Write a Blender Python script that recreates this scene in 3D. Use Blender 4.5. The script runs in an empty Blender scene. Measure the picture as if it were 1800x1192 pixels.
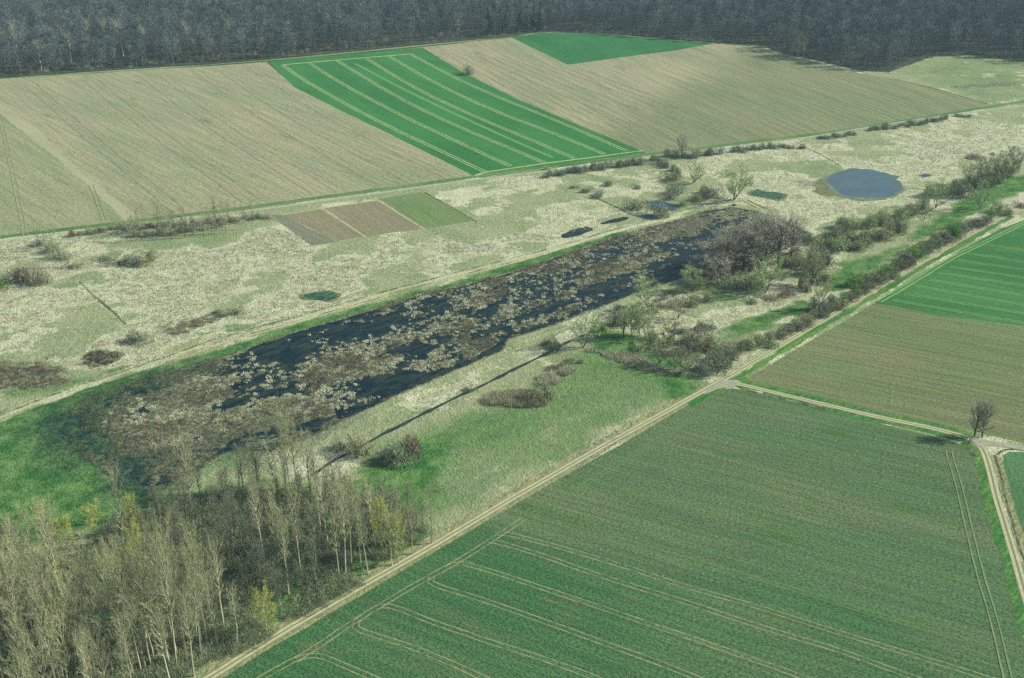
import bpy, math, random
import numpy as np
from mathutils import Vector

# ---------------------------------------------------------------- camera, sky, sun, exposure
H = 220.0; F = 2000.0; TH = math.radians(24.6)
scn = bpy.context.scene
cam_d = bpy.data.cameras.new('camera'); cam = bpy.data.objects.new('camera', cam_d)
scn.collection.objects.link(cam); scn.camera = cam
cam.location = (0, 0, H); cam.rotation_euler = (math.pi/2 - TH, 0, 0)
cam_d.sensor_width = 36; cam_d.lens = F/1800*36; cam_d.clip_start = 1; cam_d.clip_end = 12000

SUN_EL = math.radians(33); SUN_AZ = math.radians(8)      # from +X, turned a little towards +Y
sdir = Vector((math.cos(SUN_EL)*math.cos(SUN_AZ), math.cos(SUN_EL)*math.sin(SUN_AZ), math.sin(SUN_EL)))
world = bpy.data.worlds.new('World'); scn.world = world; world.use_nodes = True
wn = world.node_tree; bg = wn.nodes['Background']
sky = wn.nodes.new('ShaderNodeTexSky'); sky.sky_type = 'NISHITA'; sky.sun_disc = False
sky.sun_elevation = SUN_EL; sky.sun_rotation = math.pi/2 - SUN_AZ
wn.links.new(sky.outputs[0], bg.inputs[0]); bg.inputs[1].default_value = 0.10
sun_d = bpy.data.lights.new('sun', 'SUN'); sun_d.energy = 4.8; sun_d.angle = math.radians(0.6); sun_d.color = (1, .94, .84)
sun = bpy.data.objects.new('sun', sun_d); scn.collection.objects.link(sun)
sun.rotation_euler = sdir.to_track_quat('Z', 'Y').to_euler(); sun.location = sdir*500
scn.view_settings.view_transform = 'Standard'; scn.view_settings.look = 'None'
scn.view_settings.gamma = 1; scn.view_settings.exposure = 1.0
scn.cycles.max_bounces = 5; scn.cycles.diffuse_bounces = 2; scn.cycles.transparent_max_bounces = 8
scn.cycles.volume_bounces = 0; scn.cycles.use_denoising = False

# ---------------------------------------------------------------- helpers
rng = np.random.default_rng(7)
KK = 2.0
def C(r, g, b, k=KK):
    r, g, b = r*.955, g*.975, b*.96
    f = lambda c: ((c/255+.055)/1.055)**2.4 if c > 10 else c/255/12.92
    return (min(f(r)/k, .8), min(f(g)/k, .8), min(f(b)/k, .8), 1)
def P(px, py):
    u = (px-900)/F; v = (596-py)/F
    t = H/(math.sin(TH)-v*math.cos(TH))
    return (t*u, t*(math.cos(TH)+v*math.sin(TH)))
def PW(pts): return np.array([P(*p) for p in pts])
def ppm(py):                      # pixels of the photo per metre of upright height at the ground row py
    v = (596-py)/F; s = (F*math.tan(TH)-596+py)*math.cos(TH)/H
    return s*math.cos(TH-math.atan(v))
def wpm(py): return (F*math.tan(TH)-596+py)*math.cos(TH)/H

def link(o, parent=None):
    scn.collection.objects.link(o)
    if parent is not None: o.parent = parent
    return o
def tag(o, label=None, cat=None, group=None, kind=None):
    for k, v in (('label', label), ('category', cat), ('group', group), ('kind', kind)):
        if v is not None: o[k] = v
    return o
def npmesh(name, V, T, mat=None, smooth=False, mi=None):
    V = np.asarray(V, np.float32); T = np.asarray(T, np.int32)
    me = bpy.data.meshes.new(name); n = T.shape[1]
    me.vertices.add(len(V)); me.vertices.foreach_set('co', V.ravel())
    me.loops.add(T.size); me.loops.foreach_set('vertex_index', T.ravel())
    me.polygons.add(len(T)); me.polygons.foreach_set('loop_start', np.arange(0, T.size, n, dtype=np.int32))
    try: me.polygons.foreach_set('loop_total', np.full(len(T), n, np.int32))
    except Exception: pass
    if mat is not None:
        for m in (mat if isinstance(mat, (list, tuple)) else [mat]): me.materials.append(m)
    if mi is not None: me.polygons.foreach_set('material_index', np.asarray(mi, np.int32))
    me.update(calc_edges=True)
    me.polygons.foreach_set('use_smooth', np.full(len(T), smooth)); me.validate()
    return me

# value noise
_lat = np.random.default_rng(3).random((256, 256))
def vnoise(x, y):
    xi = np.floor(x).astype(int); yi = np.floor(y).astype(int); fx = x-xi; fy = y-yi
    fx = fx*fx*(3-2*fx); fy = fy*fy*(3-2*fy)
    a = _lat[xi & 255, yi & 255]; b = _lat[(xi+1) & 255, yi & 255]; c = _lat[xi & 255, (yi+1) & 255]; d = _lat[(xi+1) & 255, (yi+1) & 255]
    return (a*(1-fx)+b*fx)*(1-fy)+(c*(1-fx)+d*fx)*fy
def fnoise(x, y, s, oct=4, ox=0):
    r = 0; a = .5; t = 0
    for i in range(oct):
        r = r+a*vnoise(x/s+17.3*i+ox, y/s+9.1*i+ox*1.7); t += a; a *= .55; s = s/2.1
    return r/t-.5
def psdf(X, Y, poly):             # signed distance, negative inside
    poly = np.asarray(poly); d = np.full(X.shape, 1e18); ins = np.zeros(X.shape, bool)
    n = len(poly)
    for i in range(n):
        ax, ay = poly[i]; bx, by = poly[(i+1) % n]
        ex, ey = bx-ax, by-ay; L = ex*ex+ey*ey+1e-9
        t = np.clip(((X-ax)*ex+(Y-ay)*ey)/L, 0, 1)
        d = np.minimum(d, (X-ax-t*ex)**2+(Y-ay-t*ey)**2)
        c = (ay > Y) != (by > Y)
        ins ^= c & (X < (bx-ax)*(Y-ay)/((by-ay) if abs(by-ay) > 1e-9 else 1e-9)+ax)
    d = np.sqrt(d); return np.where(ins, -d, d)
def ldist(X, Y, line):
    d = np.full(X.shape, 1e18)
    for (ax, ay), (bx, by) in zip(line[:-1], line[1:]):
        ex, ey = bx-ax, by-ay; L = ex*ex+ey*ey+1e-9
        t = np.clip(((X-ax)*ex+(Y-ay)*ey)/L, 0, 1)
        d = np.minimum(d, (X-ax-t*ex)**2+(Y-ay-t*ey)**2)
    return np.sqrt(d)
def resample(W, step):
    W = np.asarray(W, float); seg = np.hypot(*(W[1:]-W[:-1]).T); s = np.concatenate([[0], np.cumsum(seg)])
    n = max(2, int(s[-1]/step)+1); q = np.linspace(0, s[-1], n)
    return np.stack([np.interp(q, s, W[:, 0]), np.interp(q, s, W[:, 1])], 1)
def chaikin(W, n=2, closed=False):
    W = np.asarray(W, float)
    for _ in range(n):
        A = W if closed else W[:-1]; B = np.roll(W, -1, 0) if closed else W[1:]
        Q = .75*A+.25*B; R = .25*A+.75*B
        out = np.empty((2*len(A), 2)); out[0::2] = Q; out[1::2] = R
        if not closed: out = np.vstack([W[:1], out, W[-1:]])
        W = out
    return W

# ---------------------------------------------------------------- node material helpers
class NT:
    def __init__(s, name):
        s.m = bpy.data.materials.new(name); s.m.use_nodes = True; s.t = s.m.node_tree
        s.b = s.t.nodes['Principled BSDF']; s.b.inputs['Roughness'].default_value = .95
        s.b.inputs['Specular IOR Level'].default_value = .02
        s.geo = s.t.nodes.new('ShaderNodeNewGeometry').outputs['Position']
    def L(s, a, b): s.t.links.new(a, b)
    def n(s, t, **k):
        x = s.t.nodes.new(t)
        for a, b in k.items(): setattr(x, a, b)
        return x
    def put(s, inp, v):
        if hasattr(v, 'is_output'): s.L(v, inp)
        else: inp.default_value = v
    def math(s, op, a, b=0.0, clamp=False):
        x = s.n('ShaderNodeMath', operation=op, use_clamp=clamp); s.put(x.inputs[0], a); s.put(x.inputs[1], b); return x.outputs[0]
    def mapc(s, ang=0, sc=(1, 1, 1), vec=None):     # rotate so that X runs along direction ang, then scale
        r = s.n('ShaderNodeVectorRotate', rotation_type='Z_AXIS'); s.put(r.inputs['Vector'], vec or s.geo); r.inputs['Angle'].default_value = -ang
        m = s.n('ShaderNodeVectorMath', operation='MULTIPLY'); s.L(r.outputs[0], m.inputs[0]); m.inputs[1].default_value = sc
        return m.outputs[0]
    def noise(s, scale=1, vec=None, detail=3, rough=.55, dist=0):
        x = s.n('ShaderNodeTexNoise'); s.L(vec or s.geo, x.inputs['Vector']); x.inputs['Scale'].default_value = scale
        x.inputs['Detail'].default_value = detail; x.inputs['Roughness'].default_value = rough; x.inputs['Distortion'].default_value = dist
        return x.outputs['Fac']
    def step(s, v, lo, hi):
        x = s.n('ShaderNodeMapRange', interpolation_type='SMOOTHSTEP'); s.put(x.inputs[0], v); x.inputs[1].default_value = lo; x.inputs[2].default_value = hi
        return x.outputs[0]
    def mix(s, f, a, b, mode='MIX'):
        x = s.n('ShaderNodeMix', data_type='RGBA', blend_type=mode); s.put(x.inputs[0], f)
        ia = [i for i in x.inputs if i.type == 'RGBA']; s.put(ia[0], a); s.put(ia[1], b)
        return [o for o in x.outputs if o.type == 'RGBA'][0]
    def bump(s, h, strength, dist):
        x = s.n('ShaderNodeBump'); s.L(h, x.inputs['Height']); x.inputs['Strength'].default_value = strength; x.inputs['Distance'].default_value = dist
        s.L(x.outputs[0], s.b.inputs['Normal'])
    def done(s, col): s.put(s.b.inputs['Base Color'], col); return s.m

def ang(a, b):
    A = P(*a); B = P(*b); return math.atan2(B[1]-A[1], B[0]-A[0])
def field_col(n, base, alt, a, rows=2.2, rowamt=.35, patch=45, alt2=None, grain=.5, gs=.9, lo=.38, hi=.66):
    big = n.noise(1/patch, n.mapc(a, (.35, 1, 1)), 5, .6)
    col = n.mix(n.step(big, lo, hi), base, alt)
    if alt2:
        b2 = n.noise(1/(patch*.35), n.mapc(a, (.4, 1, 1)), 6, .65)
        col = n.mix(n.step(b2, .56, .72), col, alt2)
    r = n.noise(1/rows, n.mapc(a, (.03, 1, 1)), 4, .7)
    dk = n.mix(1.0, col, (1-rowamt, 1-rowamt, 1-rowamt*.9, 1), 'MULTIPLY'); lt = n.mix(1.0, col, (1+rowamt*.8,)*3+(1,), 'MULTIPLY')
    col = n.mix(n.step(r, .36, .64), dk, lt)
    g = n.noise(gs, n.mapc(a, (.6, 1, 1)), 3, .7)
    dk = n.mix(1.0, col, (1-grain, 1-grain*.9, 1-grain, 1), 'MULTIPLY'); lt = n.mix(1.0, col, (1+grain*.7, 1+grain*.6, 1+grain*.7, 1), 'MULTIPLY')
    return n.mix(n.step(g, .32, .68), dk, lt), g
def field_mat(name, bump=(.6, .5), zone=None, **k):
    n = NT(name); col, g = field_col(n, **k)
    if zone:                       # another stand of crop beyond a line across the field
        p0, p1, c2, w = zone; A = Vector((*P(*p0), 0)); B = Vector((*P(*p1), 0)); d = B-A
        v = n.n('ShaderNodeVectorMath', operation='SUBTRACT'); n.L(n.geo, v.inputs[0]); v.inputs[1].default_value = A
        q = n.n('ShaderNodeVectorMath', operation='DOT_PRODUCT'); n.L(v.outputs[0], q.inputs[0]); q.inputs[1].default_value = d/d.length_squared
        t = n.math('ADD', q.outputs['Value'], n.math('MULTIPLY', n.math('SUBTRACT', n.noise(1/30, n.mapc(k['a'], (.25, 1, 1)), 5, .6), .5), w))
        k2 = dict(k); k2.update(c2); col2, _ = field_col(n, **k2)
        col = n.mix(n.step(t, .25, .75), col, col2)
    n.bump(g, *bump); return n.done(col)
def line_mat(name, line, under, amt=.5, ns=.25):
    n = NT(name); f = n.noise(ns, None, 4, .7); g = n.noise(1.5, None, 2, .6)
    c = n.mix(n.step(f, .62-amt*.5, .78-amt*.4), under, line)
    c = n.mix(n.step(g, .3, .7), n.mix(1.0, c, (.85, .85, .85, 1), 'MULTIPLY'), n.mix(1.0, c, (1.12, 1.12, 1.12, 1), 'MULTIPLY'))
    return n.done(c)
def twig_mat(name, a, b, c=None, v0=.82, v1=.35):
    n = NT(name); g = n.n('ShaderNodeNewGeometry'); oi = n.n('ShaderNodeObjectInfo')
    col = n.mix(g.outputs['Random Per Island'], a, b)
    if c: col = n.mix(n.step(oi.outputs['Random'], .3, 1), col, n.mix(.5, col, c))
    v = n.math('ADD', n.math('MULTIPLY', oi.outputs['Random'], v1), v0)
    hs = n.n('ShaderNodeHueSaturation'); n.L(col, hs.inputs['Color']); n.L(v, hs.inputs['Value'])
    return n.done(hs.outputs[0])

# ---------------------------------------------------------------- sheets and ribbons
def rough_poly(W, step=3, amp=.5):
    W = resample(np.vstack([W, W[:1]]), step)[:-1]
    nx = fnoise(W[:, 0], W[:, 1], 9, 3, 5)*2*amp; ny = fnoise(W[:, 0], W[:, 1], 9, 3, 15)*2*amp
    return W+np.stack([nx, ny], 1)
def sheet(name, px, z, mat, label, amp=.6, step=4, W=None, smooth=0):
    import mathutils.geometry as mg
    if W is None: W = PW(px)
    if smooth: W = chaikin(W, smooth, True)
    W = rough_poly(W, step, amp)
    tri = mg.tessellate_polygon([[Vector((x, y, 0)) for x, y in W]])
    T = np.array(tri, np.int32); V = np.column_stack([W, np.full(len(W), z if name == 'water' else z*.3)])
    # upward normals
    a, b, c = V[T[:, 0]], V[T[:, 1]], V[T[:, 2]]
    cr = (b-a)[:, 0]*(c-a)[:, 1]-(b-a)[:, 1]*(c-a)[:, 0]; T[cr < 0] = T[cr < 0][:, ::-1]
    o = link(bpy.data.objects.new(name, npmesh(name, V, T, mat)))
    return tag(o, label, None, None, 'structure')
def ribbon_geo(px, width, z, off=0, amp=.12, step=3, smooth=2, W=None, taper=True):
    W = PW(px) if W is None else np.asarray(W)
    if smooth: W = chaikin(W, smooth)
    W = resample(W, step); t = np.gradient(W, axis=0); t /= np.hypot(*t.T)[:, None]+1e-9
    nrm = np.stack([-t[:, 1], t[:, 0]], 1)
    wob = fnoise(W[:, 0], W[:, 1], 14, 2, 2)[:, None]*amp*2
    wl = width/2*(1+fnoise(W[:, 0], W[:, 1], 5, 3, off+3)*amp*4); wl = wl[:, None]
    Lf = W+nrm*(off+wob+wl); R = W+nrm*(off+wob-wl); n = len(W)
    V = np.empty((2*n, 3)); V[0::2, :2] = Lf; V[1::2, :2] = R; V[:, 2] = z
    i = np.arange(n-1)*2; T = np.stack([i+1, i+3, i+2, i], 1)
    return V, T
def ribbons(name, lst, mat, label):
    Vs, Ts, o = [], [], 0
    for k, a in enumerate(lst):
        a = dict(a); a['z'] = a['z']*.3+.0012*k
        V, T = ribbon_geo(**a); Vs.append(V); Ts.append(T+o); o += len(V)
    ob = link(bpy.data.objects.new(name, npmesh(name, np.vstack(Vs), np.vstack(Ts), mat)))
    return tag(ob, label, None, None, 'structure')

# ---------------------------------------------------------------- lines of the place (photo coordinates, turned into ground points)
ROAD_UP = [(-300, 466), (0, 424), (50, 418), (200, 400), (440, 371), (600, 349), (740, 329), (850, 314), (950, 302), (1050, 290), (1135, 276), (1200, 271), (1260, 264), (1300, 257), (1385, 247), (1480, 232), (1580, 215), (1700, 198), (1800, 186), (2000, 158)]
TRACK = [(100, 1345), (370, 1192), (440, 1145), (607, 1046), (745, 969), (820, 924), (875, 891), (1060, 784), (1140, 741), (1200, 707), (1270, 669), (1380, 603), (1440, 567), (1502, 531), (1603, 471), (1680, 427), (1723, 403), (1745, 390), (1770, 378), (1800, 368), (1860, 352), (2000, 330)]
BRANCH = [(1262, 676), (1290, 673), (1344, 686), (1388, 697), (1455, 712), (1535, 732), (1603, 745), (1676, 762), (1708, 772), (1726, 786), (1733, 800), (1740, 825), (1753, 879), (1770, 933), (1784, 980), (1800, 1037), (1825, 1120), (1850, 1230)]
SIDE = [(1722, 781), (1737, 779), (1757, 781), (1800, 788), (1900, 806)]
DIKE = [(-200, 800), (0, 735), (57, 712), (130, 685), (201, 662), (302, 628), (369, 603), (436, 583), (537, 556), (600, 538), (701, 509), (801, 482), (902, 457), (1003, 430), (1082, 405), (1150, 388), (1225, 366), (1275, 354), (1305, 351)]
DITCH = [(1060, 575), (999, 601), (969, 618), (919, 642), (868, 668), (815, 692), (768, 715), (701, 749), (674, 762), (620, 793), (580, 812), (550, 836)]
WATER = [(90, 752), (112, 722), (151, 697), (235, 668), (336, 640), (403, 622), (453, 603), (503, 586), (600, 558), (667, 538), (734, 516), (818, 499), (936, 464), (1019, 435), (1070, 418), (1137, 399), (1200, 383), (1240, 369), (1290, 364), (1335, 372), (1380, 388), (1432, 412), (1415, 425), (1380, 440), (1330, 480), (1270, 496), (1200, 492), (1120, 518), (1070, 538), (1003, 565), (902, 598), (885, 620), (801, 656), (701, 699), (600, 746), (555, 770), (470, 800), (400, 800), (330, 845), (265, 872), (190, 842), (115, 790)]
POND = [(1519+69*math.cos(t*math.pi/12), 324-28*math.sin(t*math.pi/12)+3*math.cos(t*math.pi/12)) for t in range(24)]
FOREST_EDGE = [(-400, 170), (0, 136), (120, 128), (250, 119), (370, 112), (470, 104), (600, 92), (740, 78), (890, 64), (950, 55), (1060, 57), (1200, 70), (1260, 74), (1340, 80), (1370, 93), (1440, 107), (1500, 122), (1560, 128), (1640, 99), (1700, 97), (1800, 109), (1900, 120), (2200, 130)]

# ---------------------------------------------------------------- ground masks: R straw, G lush green, B brown, A flooded / wet
def zone(poly, ch, amt, soft=6, ns=18, na=10): return (PW(poly), ch, amt, soft, ns, na)
ZONES = [
 # wide dry reed land on the near-left of the upper road
 zone([(-300, 470), (40, 430), (430, 395), (500, 400), (560, 430), (700, 470), (640, 520), (500, 560), (330, 610), (200, 655), (60, 705), (-300, 800)], 0, .95, 8, 22, 12),
 zone([(150, 425), (330, 405), (440, 400), (420, 425), (300, 440), (180, 455)], 0, -.55, 6), zone([(150, 425), (330, 405), (440, 400), (420, 425), (300, 440), (180, 455)], 1, .26, 8),
 zone([(85, 505), (140, 475), (185, 470), (175, 490), (110, 512)], 1, .32, 7), zone([(85, 505), (140, 475), (190, 468), (175, 490), (110, 512)], 0, -.7, 5),
 zone([(0, 520), (150, 500), (170, 580), (80, 640), (-50, 650)], 0, -.42, 10, 14, 14),
 zone([(330, 585), (420, 560), (450, 570), (340, 605)], 1, .5, 5), zone([(330, 585), (420, 560), (450, 570), (340, 605)], 0, -.6, 5),
 zone([(-60, 645), (40, 632), (115, 640), (110, 672), (60, 685), (-60, 690)], 2, .7, 8, 8, 14), zone([(150, 625), (205, 615), (218, 628), (165, 650)], 2, .65, 6, 6, 10),
 zone([(-40, 685), (150, 662), (230, 640), (240, 655), (120, 690), (0, 712)], 1, .5, 6, 10, 8), zone([(-40, 685), (150, 662), (230, 640), (240, 655), (120, 690), (0, 712)], 0, -.7, 6, 10, 8),
 zone([(285, 575), (400, 542), (440, 545), (400, 562), (300, 590)], 2, .6, 4, 6, 7),
 # pasture strip between the ploughed plots and the dike
 zone([(590, 425), (840, 390), (1050, 345), (1130, 380), (900, 440), (700, 490), (640, 455)], 0, .42, 12, 12, 22),
 zone([(760, 340), (940, 315), (960, 340), (840, 385)], 0, .6, 8, 10, 14), zone([(640, 455), (700, 485), (820, 460), (850, 435), (700, 430)], 0, .35, 8, 8, 10),
 zone([(690, 495), (800, 462), (930, 430), (900, 445), (740, 490)], 2, .35, 5, 6, 8),
 zone([(960, 322), (1140, 300), (1180, 330), (1110, 370), (1040, 345)], 1, .28, 10, 12, 14), zone([(1080, 325), (1160, 315), (1180, 340), (1120, 350)], 0, .5, 8),
 # right reed land round the pond
 zone([(1150, 300), (1280, 275), (1420, 255), (1700, 212), (1850, 190), (1850, 290), (1760, 285), (1690, 320), (1640, 355), (1590, 380), (1440, 400), (1340, 372), (1300, 345), (1240, 320)], 0, .72, 8, 16, 16),
 zone([(1235, 300), (1290, 280), (1340, 280), (1330, 300), (1260, 312)], 0, -.5, 6, 8, 6),
 zone([(1360, 292), (1420, 280), (1480, 285), (1490, 300), (1455, 318), (1400, 305)], 1, .3, 6, 8, 10), zone([(1360, 292), (1420, 280), (1480, 285), (1490, 300), (1455, 318), (1400, 305)], 0, -.55, 8, 8, 12),
 zone([(1395, 320), (1440, 312), (1458, 325), (1430, 335), (1400, 330)], 2, .5, 5, 5, 8), zone([(1680, 275), (1715, 265), (1745, 272), (1700, 285)], 2, .35, 4, 5, 5),
 zone([(1350, 330), (1440, 330), (1465, 350), (1590, 350), (1600, 330), (1625, 350), (1560, 370), (1400, 368)], 0, .35, 6, 8, 8),
 zone([(1600, 290), (1800, 245), (1850, 290), (1700, 300)], 0, -.25, 8, 10, 14), zone([(1600, 290), (1800, 245), (1850, 290), (1700, 300)], 1, .2, 8, 10, 14),
 zone([(1330, 372), (1440, 400), (1560, 385), (1600, 400), (1480, 440), (1400, 420)], 0, -.15, 8),
 # far-right pasture under the wood
 zone([(1560, 132), (1640, 100), (1850, 105), (1850, 180), (1740, 186)], 1, .33, 14, 25, 22), zone([(1620, 120), (1700, 112), (1690, 130), (1640, 130)], 2, .4, 5), zone([(1660, 150), (1800, 142), (1790, 152), (1680, 156)], 2, .5, 4, 6, 6),
 # bank between marsh and ditch
 zone([(560, 790), (600, 758), (801, 668), (885, 632), (1003, 578), (1060, 556), (1040, 590), (900, 650), (768, 712), (640, 775), (580, 800)], 0, .75, 3, 8, 4),
 zone([(600, 812), (700, 756), (870, 674), (990, 612), (1010, 620), (880, 690), (760, 745), (690, 790), (640, 830)], 0, .35, 4, 8, 12),
 # lower pasture
 zone([(600, 830), (700, 770), (880, 690), (1000, 620), (1060, 608), (1140, 640), (1240, 672), (1000, 810), (820, 905), (760, 920)], 1, .48, 10, 25, 12), zone([(600, 830), (700, 770), (880, 690), (1000, 620), (1060, 608), (1140, 640), (1240, 672), (1000, 810), (820, 905), (760, 920)], 0, -.5, 5, 25, 6),
 zone([(690, 800), (760, 780), (750, 850), (690, 870), (640, 850)], 1, .5, 8, 8, 8), zone([(760, 850), (900, 760), (1000, 740), (960, 800), (800, 900)], 1, -.1, 10, 14, 14),
 zone([(1120, 660), (1190, 665), (1230, 682), (1180, 690)], 1, .5, 5), zone([(1030, 612), (1110, 622), (1190, 655), (1170, 660), (1100, 640)], 0, .9, 2.5, 6, 3),
 zone([(755, 938), (900, 845), (1060, 752), (1200, 682), (1262, 660), (1255, 670), (1100, 762), (900, 878), (770, 945)], 0, .5, 2, 6, 3), zone([(755, 938), (900, 845), (1060, 752), (1200, 682), (1262, 660), (1255, 670), (1100, 762), (900, 878), (770, 945)], 2, .25, 3, 6, 6),
 zone([(850, 700), (905, 690), (960, 640), (1015, 628), (1020, 640), (975, 668), (970, 700), (930, 714), (860, 714)], 0, 1, 2, 5, 2), zone([(860, 690), (960, 640), (1005, 625), (900, 700)], 2, .3, 3, 5, 3),
 # between the marsh, the shrubs and the hedge
 zone([(1060, 560), (1130, 520), (1230, 500), (1400, 505), (1420, 520), (1320, 555), (1240, 595), (1180, 620), (1150, 590), (1080, 570)], 0, .8, 5, 9, 9),
 zone([(1040, 575), (1090, 585), (1160, 605), (1170, 640), (1090, 620), (1040, 610)], 1, .65, 4, 8, 6), zone([(1230, 510), (1280, 508), (1290, 525), (1240, 530)], 1, .6, 4, 6, 5),
 zone([(1150, 640), (1230, 600), (1300, 565), (1400, 528), (1425, 535), (1395, 560), (1330, 590), (1240, 625), (1200, 660)], 1, .5, 5, 9, 9),
 zone([(1265, 580), (1330, 550), (1400, 530), (1380, 555), (1300, 585)], 1, .3, 4, 8, 4), zone([(1200, 575), (1300, 568), (1290, 580), (1200, 592)], 2, .55, 4, 6, 4),
 zone([(1380, 590), (1420, 530), (1500, 500), (1600, 430), (1700, 380), (1800, 335), (1850, 330), (1850, 300), (1760, 312), (1700, 348), (1640, 385), (1590, 428), (1480, 462), (1445, 500), (1430, 520)], 1, .85, 5, 10, 5),
 zone([(1450, 480), (1500, 450), (1600, 430), (1560, 460), (1480, 500)], 1, -.18, 5, 8, 8),
 # damp meadow on the left
 zone([(-300, 800), (-100, 740), (57, 716), (200, 668), (330, 632), (430, 600), (560, 560), (900, 468), (1100, 405), (1105, 412), (850, 495), (600, 565), (420, 640), (200, 720), (300, 900), (200, 930), (30, 950), (-300, 1100)], 1, 1.0, 4, 14, 6),
 zone([(-40, 800), (100, 770), (60, 850), (-40, 860)], 1, -.3, 12, 14, 16), zone([(280, 860), (330, 800), (420, 770), (460, 790), (380, 850), (300, 900)], 1, .35, 8, 12, 14),
 zone([(440, 800), (560, 775), (600, 780), (560, 840), (470, 850)], 0, .4, 6, 8, 10),
 zone([(60, 742), (151, 697), (235, 668), (336, 644), (400, 638), (340, 668), (255, 695), (190, 712), (182, 742), (235, 784), (292, 788), (403, 753), (476, 742), (560, 742), (605, 735), (560, 772), (480, 808), (400, 798), (330, 800), (300, 850), (265, 880), (215, 880), (160, 830), (80, 790)], 3, .85, 20, 12, 10),
 # floor of the poplar grove
 zone([(-300, 1000), (0, 985), (120, 990), (180, 925), (330, 870), (450, 840), (560, 850), (640, 850), (700, 875), (765, 930), (745, 965), (600, 1040), (470, 1115), (340, 1190), (100, 1320), (-300, 1400)], 2, .42, 4, 6, 7),
 zone([(-300, 1000), (0, 985), (120, 990), (180, 925), (330, 870), (450, 840), (560, 850), (640, 850), (700, 875), (765, 930), (745, 965), (600, 1040), (470, 1115), (340, 1190), (100, 1320), (-300, 1400)], 1, .6, 4, 9, 10),
]
STRIPS = [ (PW(DIKE), 0, .8, 2.6, 1.5), (PW(DIKE), 1, -.7, 2.8, 1.5) ]
def masks(X, Y):
    M = np.zeros(X.shape+(4,)); M[..., 0] = .22+fnoise(X, Y, 40, 4, 31)*.25; M[..., 1] = .12+fnoise(X, Y, 55, 4, 41)*.25
    for poly, ch, amt, soft, ns, na in ZONES:
        x0, y0 = poly.min(0)-soft-na-4; x1, y1 = poly.max(0)+soft+na+4
        s = (X > x0) & (X < x1) & (Y > y0) & (Y < y1)
        if not s.any(): continue
        x, y = X[s], Y[s]; d = psdf(x, y, poly)+fnoise(x, y, ns, 4, ch*7+len(poly))*2*na
        M[s, ch] += amt*np.clip(.5-d/soft/2, 0, 1)
    for ln, ch, amt, w, soft in STRIPS:
        d = ldist(X, Y, ln)+fnoise(X, Y, 7, 3, 71)*3; M[..., ch] += amt*np.clip(1-(d-w)/soft, 0, 1)*(d < w+soft)
    M[..., 0] += fnoise(X, Y, 34, 5, 52)*3.6+fnoise(X, Y, 15, 4, 62)*1.6-.08*(M[..., 0] > .35)*(M[..., 0] < 1.2)
    M[..., 0] += fnoise(X, Y, 8, 3, 58)*1.3*np.clip(M[..., 0]*2, 0, 1)
    M[..., 0] *= 1-.95*np.clip(M[..., 1]*1.6-.2, 0, 1)
    return np.clip(M, 0, 1)

def meadow_material(name):
    n = NT(name); at = n.n('ShaderNodeAttribute', attribute_name='mask'); sp = n.n('ShaderNodeSeparateColor'); n.L(at.outputs['Color'], sp.inputs[0])
    R, G, B = sp.outputs[0], sp.outputs[1], sp.outputs[2]; A = at.outputs['Alpha']
    n1 = n.noise(.11, None, 6, .68); n2 = n.noise(.42, None, 4, .65); n3 = n.noise(1.1, None, 3, .65); n4 = n.noise(.05, None, 5, .6)
    col = n.mix(n.step(n4, .35, .65), C(150, 168, 120), C(180, 186, 140))
    col = n.mix(n.step(n2, .42, .7), col, C(196, 200, 152))
    gcol = n.mix(n.step(n1, .35, .68), C(66, 128, 60), C(140, 178, 104)); gcol = n.mix(n.step(n3, .3, .75), n.mix(1.0, gcol, (.82, .82, .85, 1), 'MULTIPLY'), gcol)
    fg = n.step(n.math('ADD', G, n.math('MULTIPLY', n.math('SUBTRACT', n.math('MULTIPLY', n.math('ADD', n1, n2), .5), .5), 1.5)), .25, .75)
    col = n.mix(fg, col, gcol)
    scol = n.mix(n.step(n3, .35, .65), C(202, 206, 164, 1.8), C(230, 233, 196, 1.7)); scol = n.mix(n.step(n1, .38, .62), scol, n.mix(.45, scol, C(206, 194, 148))); scol = n.mix(n.step(n4, .5, .72), scol, n.mix(.5, scol, C(168, 176, 128)))
    fs = n.step(n.math('ADD', R, n.math('MULTIPLY', n.math('SUBTRACT', n.math('MULTIPLY', n.math('ADD', n1, n2), .5), .5), 2.2)), .3, .7)
    col = n.mix(fs, col, scol)
    bcol = n.mix(n.step(n3, .35, .65), C(84, 90, 72), C(134, 132, 106))
    fb = n.step(n.math('ADD', B, n.math('MULTIPLY', n.math('SUBTRACT', n2, .5), 1.3)), .3, .7)
    col = n.mix(fb, col, bcol)
    wcol = n.mix(n.step(n3, .3, .7), C(28, 54, 60), C(58, 78, 70)); wcol = n.mix(n.step(n1, .5, .7), wcol, C(52, 92, 60))
    fw = n.step(n.math('ADD', A, n.math('MULTIPLY', n.math('SUBTRACT', n2, .5), 1.1)), .1, .85)
    col = n.mix(fw, col, wcol)
    col = n.mix(n.step(n3, .28, .6), n.mix(1.0, col, (.74, .76, .76, 1), 'MULTIPLY'), col)
    ht = n.math('ADD', n3, n.math('MULTIPLY', n2, 1.2)); n.bump(ht, .9, .9)
    return n.done(col)
MEADOW = meadow_material('meadow grass and reed litter')
def set_mask(me, M):
    a = me.color_attributes.new('mask', 'FLOAT_COLOR', 'POINT'); a.data.foreach_set('color', M.reshape(-1, 4).astype(np.float32).ravel())

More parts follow.
